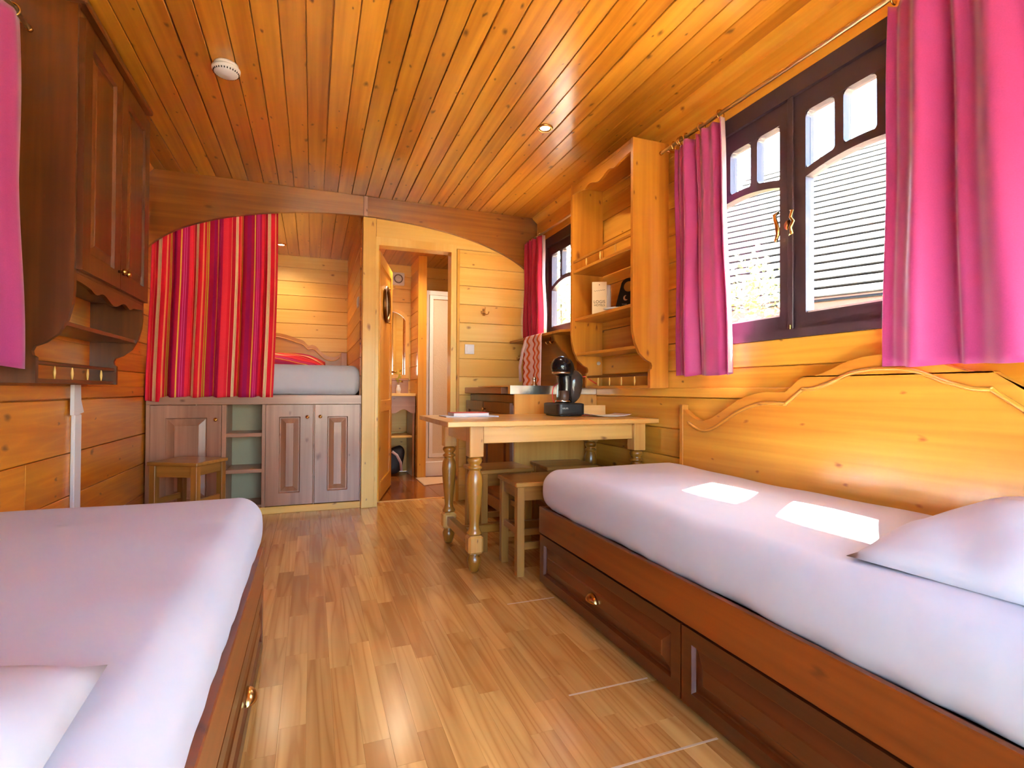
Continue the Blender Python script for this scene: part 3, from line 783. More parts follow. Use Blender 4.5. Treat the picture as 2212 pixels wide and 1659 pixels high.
# striped bunk curtain
ct = thing('bunk_curtain', 'red and magenta striped curtain half drawn across the bunk', 'curtain', (-.7, YB+.02, 2.1))
def bfold(t):
    return math.sin(2*math.pi*(6.2*t+.25*math.sin(5*t)))*.6+math.sin(2*math.pi*(11.3*t+.3))*.3
def bcurt(u, v):
    s = v
    xl = -1.072+(-.012)*s; xr = -.262-.02*s+.01*math.sin(3*s)
    x = xl+(xr-xl)*u
    x += .010*math.sin(2*math.pi*(6.2*u+.25*math.sin(5*u))+1.3)
    z1 = min(2.30, arch_z(min(x, .3))+.05); z0 = .872+.012*bfold(u)*.6-(.03 if u < .12 else 0)
    z = z1+(z0-z1)*s
    amp = .014+.020*min(1, s*1.5)
    yb = YB+.024-.05*min(1, max(0, (s-.35)/.5))-.022*min(1, s*2)
    y = yb+amp*bfold(u)
    if s < .28: y = max(y, YB+.004) if z > arch_z(x)-.02 else y
    return (x, min(y, YB+.028), z)
grid('cloth', bcurt, 220, 40, STR, ct, (-.7, YB, 1.5), uv=lambda u, v: (u*1.75+.36, v), thick=.0025)

# ------------------------------------------------------------------ wall-hung shelf unit (right) and cupboard (left)
def side_profile(d, top, s, x):
    """dresser side: straight, then an ogee to a short foot; d = depth; returns (x,z)"""
    pr = [(0, top), (d, top), (d, 1.30), (d-.004, 1.25), (d-.018, 1.19), (d-.045, 1.135), (d-.085, 1.10), (d-.118, 1.085), (d-.125, 1.068), (d-.122, 1.052), (d-.112, 1.044), (d-.112, .9485), (0, .9485)]
    return [(x+s*a, b) for a, b in pr]
def wavy_valance(y0, y1, z0, z1, deep, n=40):
    pts = []
    for i in range(n+1):
        t = i/n; w = abs(t-.5)*2
        z = z0-deep*(.5+.5*math.cos(math.pi*min(1, w/.34)))*.9 if w < .34 else z0-deep*.45*(.5-.5*math.cos(2*math.pi*(w-.34)/.36)) if w < .70 else z0+(deep*.25*math.sin(math.pi/2*(w-.7)/.3))
        pts.append((y0+(y1-y0)*t, z))
    return pts
def gallery(parent, x, y0, y1, z, mat, n=3):
    box('gallery_rail', x-.007, x+.007, y0, y1, z+.052, z+.068, mat, parent, .003)
    for i in range(n):
        y = y0+(y1-y0)*(i+1)/(n+1)
        lathe('gallery_spindle', [(.0025, 0), (.0045, .012), (.006, .026), (.0045, .04), (.0025, .052)], pale_w('Z'), parent, (x, y, z), 8)
sh = thing('wall_shelf', 'open wooden wall shelf unit with scalloped top between the two windows', 'shelf', (XR-.12, 2.77, .95))
yn_, yf_ = 2.405, 3.135; dS = .245; xw = XR-.0125
for y0, y1 in ((yn_, yn_+.022), (yf_-.022, yf_)): prism('side_panel', side_profile(dS-.0125, 2.302, -1, xw), 1, y0, y1, shelf_w('Z'), sh)
def sbox(n, x0, x1, z0, z1, m=None): return box(n, x0, x1, yn_+.0225, yf_-.0225, z0, z1, m or shelf_w('Y'), sh, .002)
sbox('top_board', XR-dS, xw, 2.282, 2.301)
for z, dd in ((1.722, dS-.005), (1.408, dS-.02), (1.178, dS-.035), (.962, .13)): sbox('shelf_board', XR-dd, xw, z-.018, z)
va = wavy_valance(yn_+.0225, yf_-.0225, 2.225, 2.28, .03)
prism('valance', va+[(yf_-.0225, 2.281), (yn_+.0225, 2.281)], 0, XR-dS, XR-dS+.016, shelf_w('Y'), sh)
gallery(sh, XR-dS+.012, yn_+.023, yf_-.023, 1.722, shelf_w('Y'), 3)
gallery(sh, XR-.125, yn_+.023, yf_-.023, .962, cup_w('Y'), 4)
lathe('shelf_peg', [(0, 0), (.012, 0), (.012, .02), (0, .02)], WHITE, sh, (XR-.045, yf_-.034, 1.115), 8, 'Y')
# left cupboard
cu = thing('wall_cupboard', 'dark wooden wall cupboard with two panelled doors and open shelf on the left wall', 'cupboard', (XL+.12, 2.89, .95))
ya, yb_ = 2.45, 3.33; dC = .24; xw2 = XL+.0125
for y0, y1 in ((ya, ya+.022), (yb_-.022, yb_)): prism('side_panel', side_profile(dC-.0125, 2.40, 1, xw2), 1, y0, y1, cup_w('Z'), cu)
def cbx(n, x0, x1, z0, z1, m=None): return box(n, x0, x1, ya+.0225, yb_-.0225, z0, z1, m or cup_w('Y'), cu, .002)
cbx('top_board', xw2, XL+dC, 2.36, 2.398); cbx('bottom_board', xw2, XL+dC, 1.372, 1.394); cbx('shelf_board', xw2, XL+dC-.03, 1.168, 1.186); cbx('shelf_board', xw2, XL+.12, .949, .966)
va = wavy_valance(ya+.0225, yb_-.0225, 1.335, 1.37, .035)
prism('valance', va+[(yb_-.0225, 1.3715), (ya+.0225, 1.3715)], 0, XL+dC-.016, XL+dC, cup_w('Y'), cu)
gallery(cu, XL+.115, ya+.023, yb_-.023, .966, cup_w('Y'), 4)
for p, q, ky in ((ya+.012, 2.886, 2.86), (2.892, yb_-.012, 2.918)):
    d = panel_front('door', cu, 0, XL+dC+.021, 1, p, q, 1.385, 2.355, cup_w('Z'), cup_w('Z'), stile=.075, thick=.0205, slope=.03)
    lathe('knob', [(0, 0), (.006, 0), (.006, .014), (.013, .019), (.015, .026), (.010, .033), (0, .034)], BRASS, d, (XL+dC+.021, ky, 1.46), 14, 'X')
box('cornice', xw2, XL+dC+.03, ya-.01, yb_+.01, 2.4005, 2.43, cup_w('Y'), cu, .008)
# cable cover on the left wall
cc = thing('cable_cover', 'white plastic cable cover running down the left wall', 'cable cover', (XL, 3.15, .4))
mx_ = XL+.0125
mk('cable_channel', [(mx_-XL, y-3.15, z-.4) for y, z in ((3.085, .945), (3.16, .945), (3.165, .87), (3.2, .81), (3.125, .80), (3.085, .80))]+[(mx_+.016-XL, y-3.15, z-.4) for y, z in ((3.085, .945), (3.16, .945), (3.165, .87), (3.2, .81), (3.125, .80), (3.085, .80))],
   [list(range(6)), list(range(6, 12))]+[[i, (i+1) % 6, 6+(i+1) % 6, 6+i] for i in range(6)], WHITE, cc, (XL, 3.15, .4))
box('cable_channel', XL+.0005, XL+.018, 3.125, 3.205, .02, .80, WHITE, cc, .003)

# ------------------------------------------------------------------ table and stools
tb = thing('dining_table', 'wooden dining table with turned legs standing against the right wall', 'table', (1.22, 2.85, 0))
tx0, tx1, ty0, ty1 = .612, 1.832, 2.48, 3.20
for i in range(4):
    a = ty0+(ty1-ty0)*i/4; box('top_board', tx0, tx1, a+.0003, a+(ty1-ty0)/4-.0003, .749, .775, table_w('X'), tb, .003 if i in (0, 3) else .0012)
LP = [(.784, 2.60), (.784, 3.16-.02), (1.762, 2.60), (1.762, 3.14)]
def tleg(x, y):
    l = box('leg', x-.038, x+.038, y-.038, y+.038, .588, .7485, table_w('Z'), tb, .004)
    lathe('leg_turning', [(.022, .188), (.037, .192), (.039, .200), (.030, .215), (.024, .235), (.027, .27), (.034, .33), (.040, .40), (.043, .45), (.040, .49), (.030, .515), (.028, .522), (.037, .527), (.039, .533), (.036, .539), (.026, .545), (.034, .557), (.039, .568), (.036, .58), (.026, .588)], leg_w('Z'), l, (x, y, 0), 20)
    box('foot_block', x-.040, x+.040, y-.040, y+.040, .094, .188, table_w('Z'), l, .012)
    lathe('bun_foot', [(.016, 0), (.022, .004), (.027, .02), (.035, .05), (.036, .066), (.029, .08), (.026, .086), (.034, .0935)], leg_w('Z'), l, (x, y, 0), 20)
for x, y in LP: tleg(x, y)
for y in (2.60, 3.14): box('apron', .822, 1.724, y-.014, y+.014, .655, .7485, table_w('X'), tb, .002)
for x in (.784, 1.762): box('apron', x-.014, x+.014, 2.638, 3.102, .655, .7485, table_w('Y'), tb, .002)
for x in (.784, 1.762): box('stretcher', x-.02, x+.02, 2.641, 3.099, .115, .168, leg_w('Y'), tb, .003)
box('stretcher', .804, 1.742, 2.85, 2.89, .12, .165, leg_w('X'), tb, .003)
st = thing('stool', 'square wooden stool between the table and the right day bed', 'stool', (0, 0, 0), 'wooden stools')
box('seat', -.17, .17, -.15, .15, .447, .470, stool_w('X'), st, .004)
for sx in (-1, 1):
    for sy in (-1, 1): box('leg', sx*.14-.02, sx*.14+.02, sy*.12-.02, sy*.12+.02, 0, .4465, stool_w('Z'), st, .002)
for sy in (-1, 1):
    box('apron', -.1195, .1195, sy*.12-.009, sy*.12+.009, .375, .4465, stool_w('X'), st, .0015); box('stretcher', -.1195, .1195, sy*.12-.009, sy*.12+.009, .13, .165, stool_w('X'), st, .0015)
for sx in (-1, 1):
    box('apron', sx*.14-.009, sx*.14+.009, -.0995, .0995, .385, .4465, stool_w('Y'), st, .0015); box('stretcher', sx*.14-.009, sx*.14+.009, -.0995, .0995, .20, .235, stool_w('Y'), st, .0015)
st.location = (1.12, 2.575, 0); st.rotation_euler = (0, 0, R(-1)); WL[st] = Vector((1.12, 2.575, 0))
copy_tree(st, (1.06, 3.03, 0), R(4), 'square wooden stool tucked under the table near its left end')
copy_tree(st, (1.50, 3.02, 0), R(-3), 'square wooden stool tucked under the table near the wall')
copy_tree(st, (-.745, 3.93, 0), R(-27), 'square wooden stool in front of the bunk cabinet')

# ------------------------------------------------------------------ kitchen unit
kt = thing('sink_cabinet', 'wooden sink cabinet with dark doors under the far window', 'cabinet', (1.53, 3.75, 0))
kx, ky0, ky1 = 1.235, 3.205, YB-.002
box('end_panel', kx, XR-.002, ky0, ky0+.02, 0, .905, wood('end_panel_pine', (206, 136, 58), (230, 170, 86), 'Z', knots=.4, hv=.04, warm=.1), kt, .002)
box('back_body', kx+.02, XR-.02, ky0+.021, ky1, .06, .90, bedd_w('Z'), kt, .002)
box('worktop', kx-.03, XR-.002, ky0+.18, ky1, .906, .952, cab_w('Y'), kt, .003)
fd = panel_front('fridge_door', kt, 0, kx-.022, -1, ky0+.03, ky0+.60, .10, .845, bedd_w('Z'), bedd_w('Z'), stile=.07, thick=.022, slope=.03)
box('door_seal', kx-.0205+.0215, kx+.018, ky0+.03, ky0+.05, .12, .83, WHITE, kt, .001)
d2_ = panel_front('door', kt, 0, kx-.022, -1, ky0+.61, ky1-.02, .10, .845, bedd_w('Z'), bedd_w('Z'), stile=.07, thick=.022, slope=.03)
lathe('knob', [(0, 0), (.006, 0), (.006, -.012), (.013, -.017), (.012, -.026), (0, -.028)], BRASS, fd, (kx-.022, ky0+.55, .79), 12, 'X')
sk = thing('sink', 'stainless steel sink top set on the sink cabinet', 'sink', (1.53, 3.6, .906))
boxes('sink_top', [(kx-.035, XR-.014, ky0-.012, ky0+.03, .906, .962), (kx-.035, kx+.06, ky0+.03, ky0+.70, .953, .962), (XR-.12, XR-.014, ky0+.03, ky0+.70, .953, .962), (kx+.06, XR-.12, ky0+.62, ky0+.70, .953, .962), (kx+.06, XR-.12, ky0+.03, ky0+.10, .953, .962)], STEEL, sk, (1.53, 3.5, .906))
boxes('sink_bowl', [(kx+.058, XR-.118, ky0+.098, ky0+.62, .9525, .957)], STEEL, sk, (1.53, 3.5, .906))
lathe('tap_base', [(0, 0), (.024, 0), (.024, .012), (.014, .02), (.013, .05), (.016, .055), (.010, .066), (0, .068)], STEEL, sk, (1.44, 3.36, .958), 16)
# sill shelf with hooks
ss = thing('sill_shelf', 'narrow wooden shelf with curved bracket and hooks below the far window', 'shelf', (1.76, 3.72, 1.2))
prism('shelf_board', [(XR-.245, ky0+.10), (XR-.245, 4.29), (XR-.014, 4.29), (XR-.014, ky0-.06), (XR-.10, ky0-.06)], 2, 1.338, 1.356, shelf_w('Y'), ss)
box('back_board', XR-.022, XR-.0005, ky0-.04, 4.29, .963, 1.337, wood('splash_pine', (150, 74, 26), (190, 104, 42), 'Y', hv=.03), ss, .002)
prism('bracket', [(XR-.0225, 1.3375), (XR-.21, 1.3375), (XR-.20, 1.30), (XR-.165, 1.25), (XR-.11, 1.20), (XR-.06, 1.14), (XR-.03, 1.08), (XR-.0225, 1.02)], 1, ky0+.26, ky0+.28, shelf_w('Z'), ss)
for yy in (3.56, 3.63):
    tube('hook', [(XR-.16, yy, 1.337), (XR-.16, yy, 1.30), (XR-.168, yy, 1.285), (XR-.185, yy, 1.28), (XR-.198, yy, 1.29), (XR-.20, yy, 1.305)], .004, BRASS, ss, 8)
# tea towel
TW = striped('wavy_towel', [(0, (232, 196, 200)), (.18, (214, 104, 50)), (.36, (236, 206, 214)), (.62, (204, 78, 44)), (.8, (236, 206, 214))], .20)
tt = TW.node_tree; sepn = [n for n in tt.nodes if n.bl_idname == 'ShaderNodeSeparateXYZ'][0]; div = [n for n in tt.nodes if n.bl_idname == 'ShaderNodeMath' and n.operation == 'DIVIDE'][0]
s1 = tt.nodes.new('ShaderNodeMath'); s1.operation = 'MULTIPLY'; s1.inputs[1].default_value = 70; s2 = tt.nodes.new('ShaderNodeMath'); s2.operation = 'SINE'
s3 = tt.nodes.new('ShaderNodeMath'); s3.operation = 'MULTIPLY_ADD'; s3.inputs[1].default_value = .016
tt.links.new(sepn.outputs[1], s1.inputs[0]); tt.links.new(s1.outputs[0], s2.inputs[0]); tt.links.new(s2.outputs[0], s3.inputs[0]); tt.links.new(sepn.outputs[0], s3.inputs[2]); tt.links.new(s3.outputs[0], div.inputs[0])
tw = thing('tea_towel', 'pink tea towel with orange wavy stripes hanging over the sill shelf', 'towel', (1.6, 3.95, 1.36))
tx = XR-.252
def twf(u, v):
    y = 3.57+.35*u+(.012*math.sin(7*u))*v; L = v*.62
    if L < .10: return (tx+.10-L, y, 1.3585+.0015)
    if L < .112: return (tx-(L-.10)*.6, y, 1.36-(L-.10)*.6)
    return (tx-.009-.008*math.sin(8*u+1)*v, y, 1.352-(L-.112)*.76)
grid('cloth', twf, 24, 40, TW, tw, (1.6, 3.95, 1.36), uv=lambda u, v: (u*.35, v*.62), thick=.003)
tube('hanging_loop', [(tx-.010, 3.87, 1.33), (tx-.03, 3.89, 1.25), (tx-.05, 3.90, 1.12), (tx-.045, 3.90, 1.0)], .012, LINING, tw, 8)
# wall hooks and switches
def dhook(label, x, z, s=1):
    h = thing('wall_hook', label, 'hook', (x, YB, z))
    box('hook_plate', x-.012, x+.012, YB-.006, YB-.0005, z-.03*s, z+.03*s, BRASS, h, .003)
    for sx in (-1, 1):
        tube('hook_arm', [(x+sx*.004, YB-.006, z-.008), (x+sx*.014, YB-.02, z-.022), (x+sx*.03, YB-.032, z-.018), (x+sx*.034, YB-.036, z+.002)], .004, BRASS, h, 8)
    tube('hook_arm', [(x, YB-.006, z+.012), (x, YB-.03, z+.014), (x, YB-.045, z+.035)], .004, BRASS, h, 8)
dhook('brass double coat hook on the pale plank wall right of the bathroom door', 1.37, 1.60)
dhook('small brass hook on the pale plank wall beside the sink curtain', 1.70, 1.215, .6)
def switch(label, x, y, z, ax, out):
    h = thing('light_switch', label, 'switch', (x, y, z))
    if ax == 1:
        box('switch_plate', x-.041, x+.041, y-.009, y-.0005, z-.041, z+.041, WHITE, h, .003); box('rocker', x-.024, x+.024, y-.0125, y-.0092, z-.024, z+.024, WHITE, h, .002)
    else:
        box('switch_plate', x-.009, x-.0005, y-.041, y+.041, z-.041, z+.041, WHITE, h, .003); box('rocker', x-.0125, x-.0092, y-.024, y+.024, z-.024, z+.024, WHITE, h, .002)
switch('white light switch on the pale wall right of the bathroom door', 1.243, YB, 1.277, 1, -1)
switch('white light switch on the niche side wall beside the bunk', .352, 4.56, 1.66, 0, -1)
# ------------------------------------------------------------------ curtains of the side windows
def side_curtain(label, yt0, yt1, yb0, yb1, zt, zb, x, mat, nf, amp, seed, ring_ys, rodz, grp, lining=None, flare=0.0, xs=1, rx=None):
    c = thing('curtain', label, 'curtain', (x, (yt0+yt1)/2, zt), grp)
    rnd = random.Random(seed); p1, p2 = rnd.uniform(0, 6), rnd.uniform(0, 6)
    def f(t, s): return math.sin(2*math.pi*nf*t+1.1*math.sin(2*math.pi*t*1.7+p1)+p2)*(.75)+.35*math.sin(2*math.pi*nf*2.3*t+p1)*(1-.6*s)
    def fn(u, v):
        y = (yt0+(yt1-yt0)*u)*(1-v)+(yb0+(yb1-yb0)*u)*v
        y += .012*math.sin(2*math.pi*nf*u+p2+1.2)*(.4+.6*v)
        a = amp*(.55+.45*v)
        xx = x-xs*(a*f(u, v)+flare*v*u+.004*math.sin(9*v+4*u))
        z = zt+(zb-zt)*v-.006*f(u, 1)*v+(.012*abs(math.sin(math.pi*len(ring_ys)*u))*-1)*(1-v)**8
        return (xx, y, z)
    grid('cloth', fn, 90, 44, mat, c, (x, (yt0+yt1)/2, zt), uv=lambda u, v: (u, v), thick=.0025)
    if lining:
        def lf(u, v):
            p = fn(lining, v); return (p[0]+xs*(.004+.03*u), p[1]-.006*u*(1 if lining < .5 else -1), p[2]+.012*(1 if v > .9 else 0))
        grid('lining', lf, 4, 20, LINING, c, (x, (yt0+yt1)/2, zt), thick=.002)
    for y in ring_ys: 
        r = ring('curtain_ring', (rodx if rx is None else rx, y, rodz-.006), .021, .0028, 'X' if False else 'Y', BRASS, c)
        r.rotation_euler = (0, 0, R(rnd.uniform(-28, 28)))
    return c
rodx = XR-.072
def rod(label, x, y0, y1, z, s=1, reach=.0715):
    r = thing('curtain_rod', label, 'curtain rod', (x, (y0+y1)/2, z))
    tube('rod', [(x, y0, z), (x, y1, z)], .0085, plain('pale_brass', (226, 200, 150), .36, 1, bump=.02), r, 12)
    for y in (y0+.03, y1-.03): tube('rod_bracket', [(x, y, z), (x+s*.035, y, z-.004), (x+s*reach, y, z)], .006, BRASS, r, 8)
    for y, d in ((y0, -1), (y1, 1)): lathe('finial', [(0, 0), (.010, 0), (.011, .012*d), (0, .016*d)], BRASS, r, (x, y, z), 10, 'Y')
    return r
rod('brass curtain rod above the large right window', rodx, .78, 2.385, 2.236)
rod('brass curtain rod above the far sink window', rodx, 3.155, 4.255, 2.236)
side_curtain('pink curtain left of the large right window beside the shelf unit', 2.275, 1.915, 2.275, 1.845, 2.205, 1.008, rodx-.012, PINK, 2.5, .034, 11, (2.285, 2.235, 2.222, 2.185, 2.07, 1.945), 2.236, 'pink window curtains', lining=1.0)
side_curtain('pink curtain right of the large right window at the picture edge', 1.175, .80, 1.215, .72, 2.205, 1.012, rodx-.03, PINK, 2.2, .058, 12, (1.16, 1.08, 1.0, .92, .84), 2.236, 'pink window curtains', flare=.02)
side_curtain('crimson curtain at the far window over the sink', 4.235, 3.93, 4.245, 3.90, 2.208, 1.385, rodx-.05, CRIM, 4.2, .03, 13, (4.23, 4.20, 4.175, 4.12, 4.03), 2.236, None, lining=1.0)
rod('brass curtain rod above the left window', XL+.115, .45, 2.39, 2.236, -1, .1145)
side_curtain('pink curtain on the left wall at the left picture edge', 2.30, .6, 2.37, .62, 2.205, 1.0, XL+.135, PINK, 9.4, .024, 14, (2.28, 2.1, 1.9, 1.7, 1.5, 1.3, 1.1, .9, .7), 2.236, 'pink window curtains', xs=-1, rx=XL+.115)

# ------------------------------------------------------------------ ceiling fittings
sd = thing('smoke_detector', 'round white smoke detector on the plank ceiling', 'smoke detector', (-.393, 2.77, ZC))
lathe('mount', [(0, 0), (.052, 0), (.052, -.016), (0, -.016)], WHITE, sd, (-.393, 2.77, ZC-.0005), 32)
lathe('housing', [(0, -.0165), (.057, -.0165), (.061, -.020), (.061, -.030), (.056, -.036), (.050, -.044), (.040, -.050), (0, -.052)], WHITE, sd, (-.393, 2.77, ZC), 32)
for i in range(28):
    a = 2*math.pi*i/28; o = box('vent_slot', -.393+.0535*math.cos(a)-.0022, -.393+.0535*math.cos(a)+.0022, 2.77+.0535*math.sin(a)-.0022, 2.77+.0535*math.sin(a)+.0022, ZC-.043, ZC-.034, BLACKM, sd, .0005)
LAMP = emit('lamp_face', (255, 226, 180), 14)
def downlight(label, x, y, z, watts, col=(1, .80, .56), group='recessed ceiling spotlights'):
    d = thing('ceiling_spotlight', label, 'spotlight', (x, y, z), group)
    lathe('bezel', [(.030, .001), (.047, .001), (.047, -.004), (.040, -.008), (.031, -.006), (.030, .001)], BRASS, d, (x, y, z-.001), 28)
    lathe('bulb', [(0, .001), (.028, .001), (.028, -.002), (0, -.003)], LAMP, d, (x, y, z-.001), 24)
    l = D.lights.new('spot_light', 'SPOT'); l.energy = watts; l.color = col; l.spot_size = R(150); l.spot_blend = .9; l.shadow_soft_size = .025
    o = D.objects.new('spot_light', l); reg(o, d, (x, y, z-.012))
    return d
downlight('lit recessed spotlight with brass rim in the plank ceiling', 1.246, 2.765, ZC, 10)
downlight('recessed spotlight in the niche ceiling over the bunk', -.30, 5.62, ZN, 13)
downlight('recessed spotlight in the bathroom ceiling over the washstand', .80, 5.12, ZN, 18)
downlight('added unseen spotlight in the bathroom ceiling brightening the shower', 1.36, 5.0, ZN, 11, (1, .9, .76))  # extra lamp, added out of view to brighten the shower front

# ------------------------------------------------------------------ bathroom door and bathroom
dr = D.objects.new('door_1', None); reg(dr, None, (.494, 4.405, 0)); dr['kind'] = 'structure'
dlen = .80
def dpart(n, y0, y1, z0, z1, x0=-.018, x1=.018, m=None, p=None):
    o = box(n, x0+.494, x1+.494, y0+4.405, y1+4.405, z0, z1, m or door_w('Z'), p or dr, .003); return o
dpart('stile', 0, .09, .012, 2.07); dpart('stile', dlen-.09, dlen, .012, 2.07)
dpart('rail', .0905, dlen-.0905, .012, .16, m=door_w('Y')); dpart('rail', .0905, dlen-.0905, .74, .84, m=door_w('Y')); dpart('rail', .0905, dlen-.0905, 1.98, 2.07, m=door_w('Y'))
dpart('lower_panel', .0905, dlen-.0905, .1605, .7395, -.008, .008); dpart('upper_panel', .0905, dlen-.0905, .8405, 1.9795, -.008, .008)
ring('porthole_rim', (.494+.02, 4.405+.40, 1.69), .15, .016, 'X', OLDBR, dr, 32, 10)
lathe('porthole_glass', [(0, .009), (.14, .009), (.14, .012), (0, .012)], plain('frosted_glass', (220, 214, 190), .3), dr, (.494, 4.405+.40, 1.69), 28, 'X')
for zz in (1.84, 1.54): lathe('porthole_clamp', [(0, .02), (.009, .02), (.011, .03), (.006, .045), (0, .046)], BRASS, dr, (.494, 4.405+.47, zz), 10, 'X')
box('lock_plate', .5125, .516, 4.405+dlen-.065, 4.405+dlen-.03, .98, 1.2, BRASS, dr, .002)
tube('door_handle', [(.515, 4.405+dlen-.05, 1.10), (.55, 4.405+dlen-.05, 1.10), (.558, 4.405+dlen-.06, 1.10), (.558, 4.405+dlen-.15, 1.098)], .008, BRASS, dr, 10)
dr.rotation_euler = (0, 0, R(-15))
# partition with post between basin and shower
pt = plank_wall('wall_partition', 0, 1.045, -1, 5.575, YN-.019, rowsN, [], wall_w('Y'), wall_w('Y'), back=.055, joints=False)
po = box('trim_8', 1.038, 1.128, 5.53, 5.574, 0, ZN-.001, door_w('Z'), None, .003); po['kind'] = 'structure'
sw = thing('shower_enclosure', 'white framed shower enclosure with frosted glass in the bathroom', 'shower', (1.48, 5.6, 0))
box('shower_tray', 1.130, XR-.002, 5.585, YN-.02, 0, .16, WHITE, sw, .006)
boxes('frame', [(1.130, 1.165, 5.59, 5.625, .1605, 2.0), (1.165, XR-.03, 5.59, 5.625, 1.955, 2.0), (XR-.03, XR-.002, 5.59, 5.625, .1605, 2.0), (1.165, XR-.03, 5.59, 5.625, .1605, .20)], WHITE, sw, (1.48, 5.6, 0))
boxes('door_frame', [(1.172, 1.21, 5.582, 5.612, .205, 1.95), (1.21, XR-.07, 5.582, 5.612, 1.91, 1.95), (1.21, XR-.07, 5.582, 5.612, .205, .245), (XR-.07, XR-.035, 5.582, 5.612, .205, 1.95)], WHITE, sw, (1.48, 5.6, 0))
box('frosted_pane', 1.21, XR-.07, 5.592, 5.600, .245, 1.91, plain('frosted_shower_glass', (214, 198, 174), .55, bump=.4, bscale=120), sw, .001)
bm_ = grid('bath_mat', lambda u, v: (1.02+.5*u, 5.16+.36*v-.09*(1-u)**2*(1-v), .004+.003*math.sin(9*u)*math.sin(7*v)), 20, 14, plain('cream_towelling', (226, 196, 160), .9, bump=.4, bscale=200), None, (1.2, 5.3, .003), thick=.006)
tag(bm_, 'cream bath mat on the bathroom floor before the shower', 'bath mat')
va_ = thing('vanity', 'rustic washstand with wavy brown apron and open shelf in the bathroom', 'washstand', (.75, 5.8, 0))
box('vanity_top', .452, 1.036, 5.62, YN-.0195, .862, .892, pale_w('X'), va_, .003)
ap = [(.452+.58*i/24, .70+.022*math.sin(i*.75)) for i in range(25)]
prism('apron', ap+[(1.032, .8615), (.452, .8615)], 1, 5.64, 5.66, cab_w('X'), va_)
box('side_panel', 1.008, 1.030, 5.661, YN-.02, 0, .861, beam_w('Z'), va_, .002); box('side_panel', .452, .474, 5.661, YN-.02, 0, .861, beam_w('Z'), va_, .002)
box('shelf_board', .475, 1.007, 5.68, YN-.02, .415, .437, pale_w('X'), va_, .002)
bx = thing('wooden_box', 'dark wooden box standing on the bathroom washstand', 'box', (.84, 5.8, .892))
boxes('box_body', [(.62, .966, 5.70, 5.84, .8925, 1.03)], beam_w('X'), bx, (.84, 5.8, .9)); box('box_lid', .615, .971, 5.695, 5.845, 1.0305, 1.05, beam_w('X'), bx, .003); lathe('box_knob', [(0, 0), (.006, 0), (.009, -.008), (0, -.012)], BRASS, bx, (.90, 5.70, 1.015), 10, 'Y')
mi = thing('bathroom_mirror', 'arched mirror in a pale wooden frame on the far bathroom wall', 'mirror', (.78, YN-.02, 1.4))
def archp(cx, hw, z0, zs, n=16, hgt=.16): return [(cx-hw, z0), (cx+hw, z0)]+[(cx+hw*math.cos(math.pi*i/n), zs+hgt*math.sin(math.pi*i/n)) for i in range(n+1)]
mo_ = archp(.78, .25, 1.06, 1.70); mi_ = archp(.78, .205, 1.10, 1.70, hgt=.12)
n_ = len(mo_); cx_, cy_, cz_ = .78, YN-.02, 1.4
VV = []
for yy in (YN-.001, YN-.028):
    for pts in (mo_, mi_): VV += [(x-cx_, yy-cy_, z-cz_) for x, z in pts]
FF = []
for i in range(n_):
    j = (i+1) % n_
    FF += [[2*n_+i, 2*n_+j, 3*n_+j, 3*n_+i], [i, j, 2*n_+j, 2*n_+i], [n_+i, n_+j, 3*n_+j, 3*n_+i], [i, j, n_+j, n_+i]]
mk('mirror_frame', VV, FF, pale_w('Z'), mi, (cx_, cy_, cz_))
prism('mirror_glass', mi_, 1, YN-.012, YN-.006, plain('mirror_silver', (235, 235, 232), .03, 1), mi)
fa = thing('extractor_fan', 'square white extractor fan high on the far bathroom wall', 'fan', (.90, YN, 2.19))
box('fan_plate', .83, .97, YN-.03, YN-.0005, 2.118, 2.262, WHITE, fa, .008)
ring('fan_grille', (.90, YN-.032, 2.19), .045, .007, 'Y', plain('grey_plastic', (120, 110, 96), .5), fa, 24, 8)
lathe('fan_hub', [(0, 0), (.03, 0), (.028, -.006), (0, -.008)], WHITE, fa, (.90, YN-.03, 2.19), 20, 'Y')
for i in range(8):
    a = math.pi*2*i/8; tube('fan_vane', [(.90+.03*math.cos(a), YN-.034, 2.19+.03*math.sin(a)), (.90+.046*math.cos(a+.3), YN-.034, 2.19+.046*math.sin(a+.3))], .002, WHITE, fa, 6)
bag = thing('travel_bag', 'black and white soft bag on the bathroom floor under the washstand', 'bag', (.80, 5.74, 0))
def bgf(v):
    x, y, z = v; k = .7+.3*math.cos((z+.14)/.28*1.4); return (x*k+.04*math.sin(z*9), y*k, z+.02*math.sin(x*14))
soft_box('bag_body', (.79, 5.78, .155), (.15, .08, .15), (.07, .05, .08), plain('black_nylon', (26, 26, 34), .6, bump=.5, bscale=30), bag, (8, 6, 8), bgf)
tube('bag_strap', [(.80, 5.695, .27), (.85, 5.69, .23), (.89, 5.69, .15), (.90, 5.70, .06)], .014, LINING, bag, 8)
pl = thing('small_plant', 'small sprig with yellow green leaves on the bathroom washstand', 'plant', (.855, 5.66, .893))
lathe('vase', [(0, 0), (.022, 0), (.028, .04), (.016, .08), (.018, .09), (0, .09)], WHITE, pl, (.855, 5.665, .893), 14)
LEAFM = plain('yellow_green_leaf', (176, 170, 40), .6, bump=.1)
for i in range(9):
    a = i*2.4; x, y = .855+.022*math.cos(a), 5.665+.018*math.sin(a); z = 1.02+.022*(i % 6)
    mk('leaf', [(-.012, 0, 0), (0, .004, -.012), (.014, 0, .004), (.002, -.003, .014)], [[0, 1, 2], [0, 2, 3]], LEAFM, pl, (x, y, z))
tube('stem', [(.855, 5.665, .96), (.858, 5.66, 1.06), (.852, 5.668, 1.15)], .002, LEAFM, pl, 6)

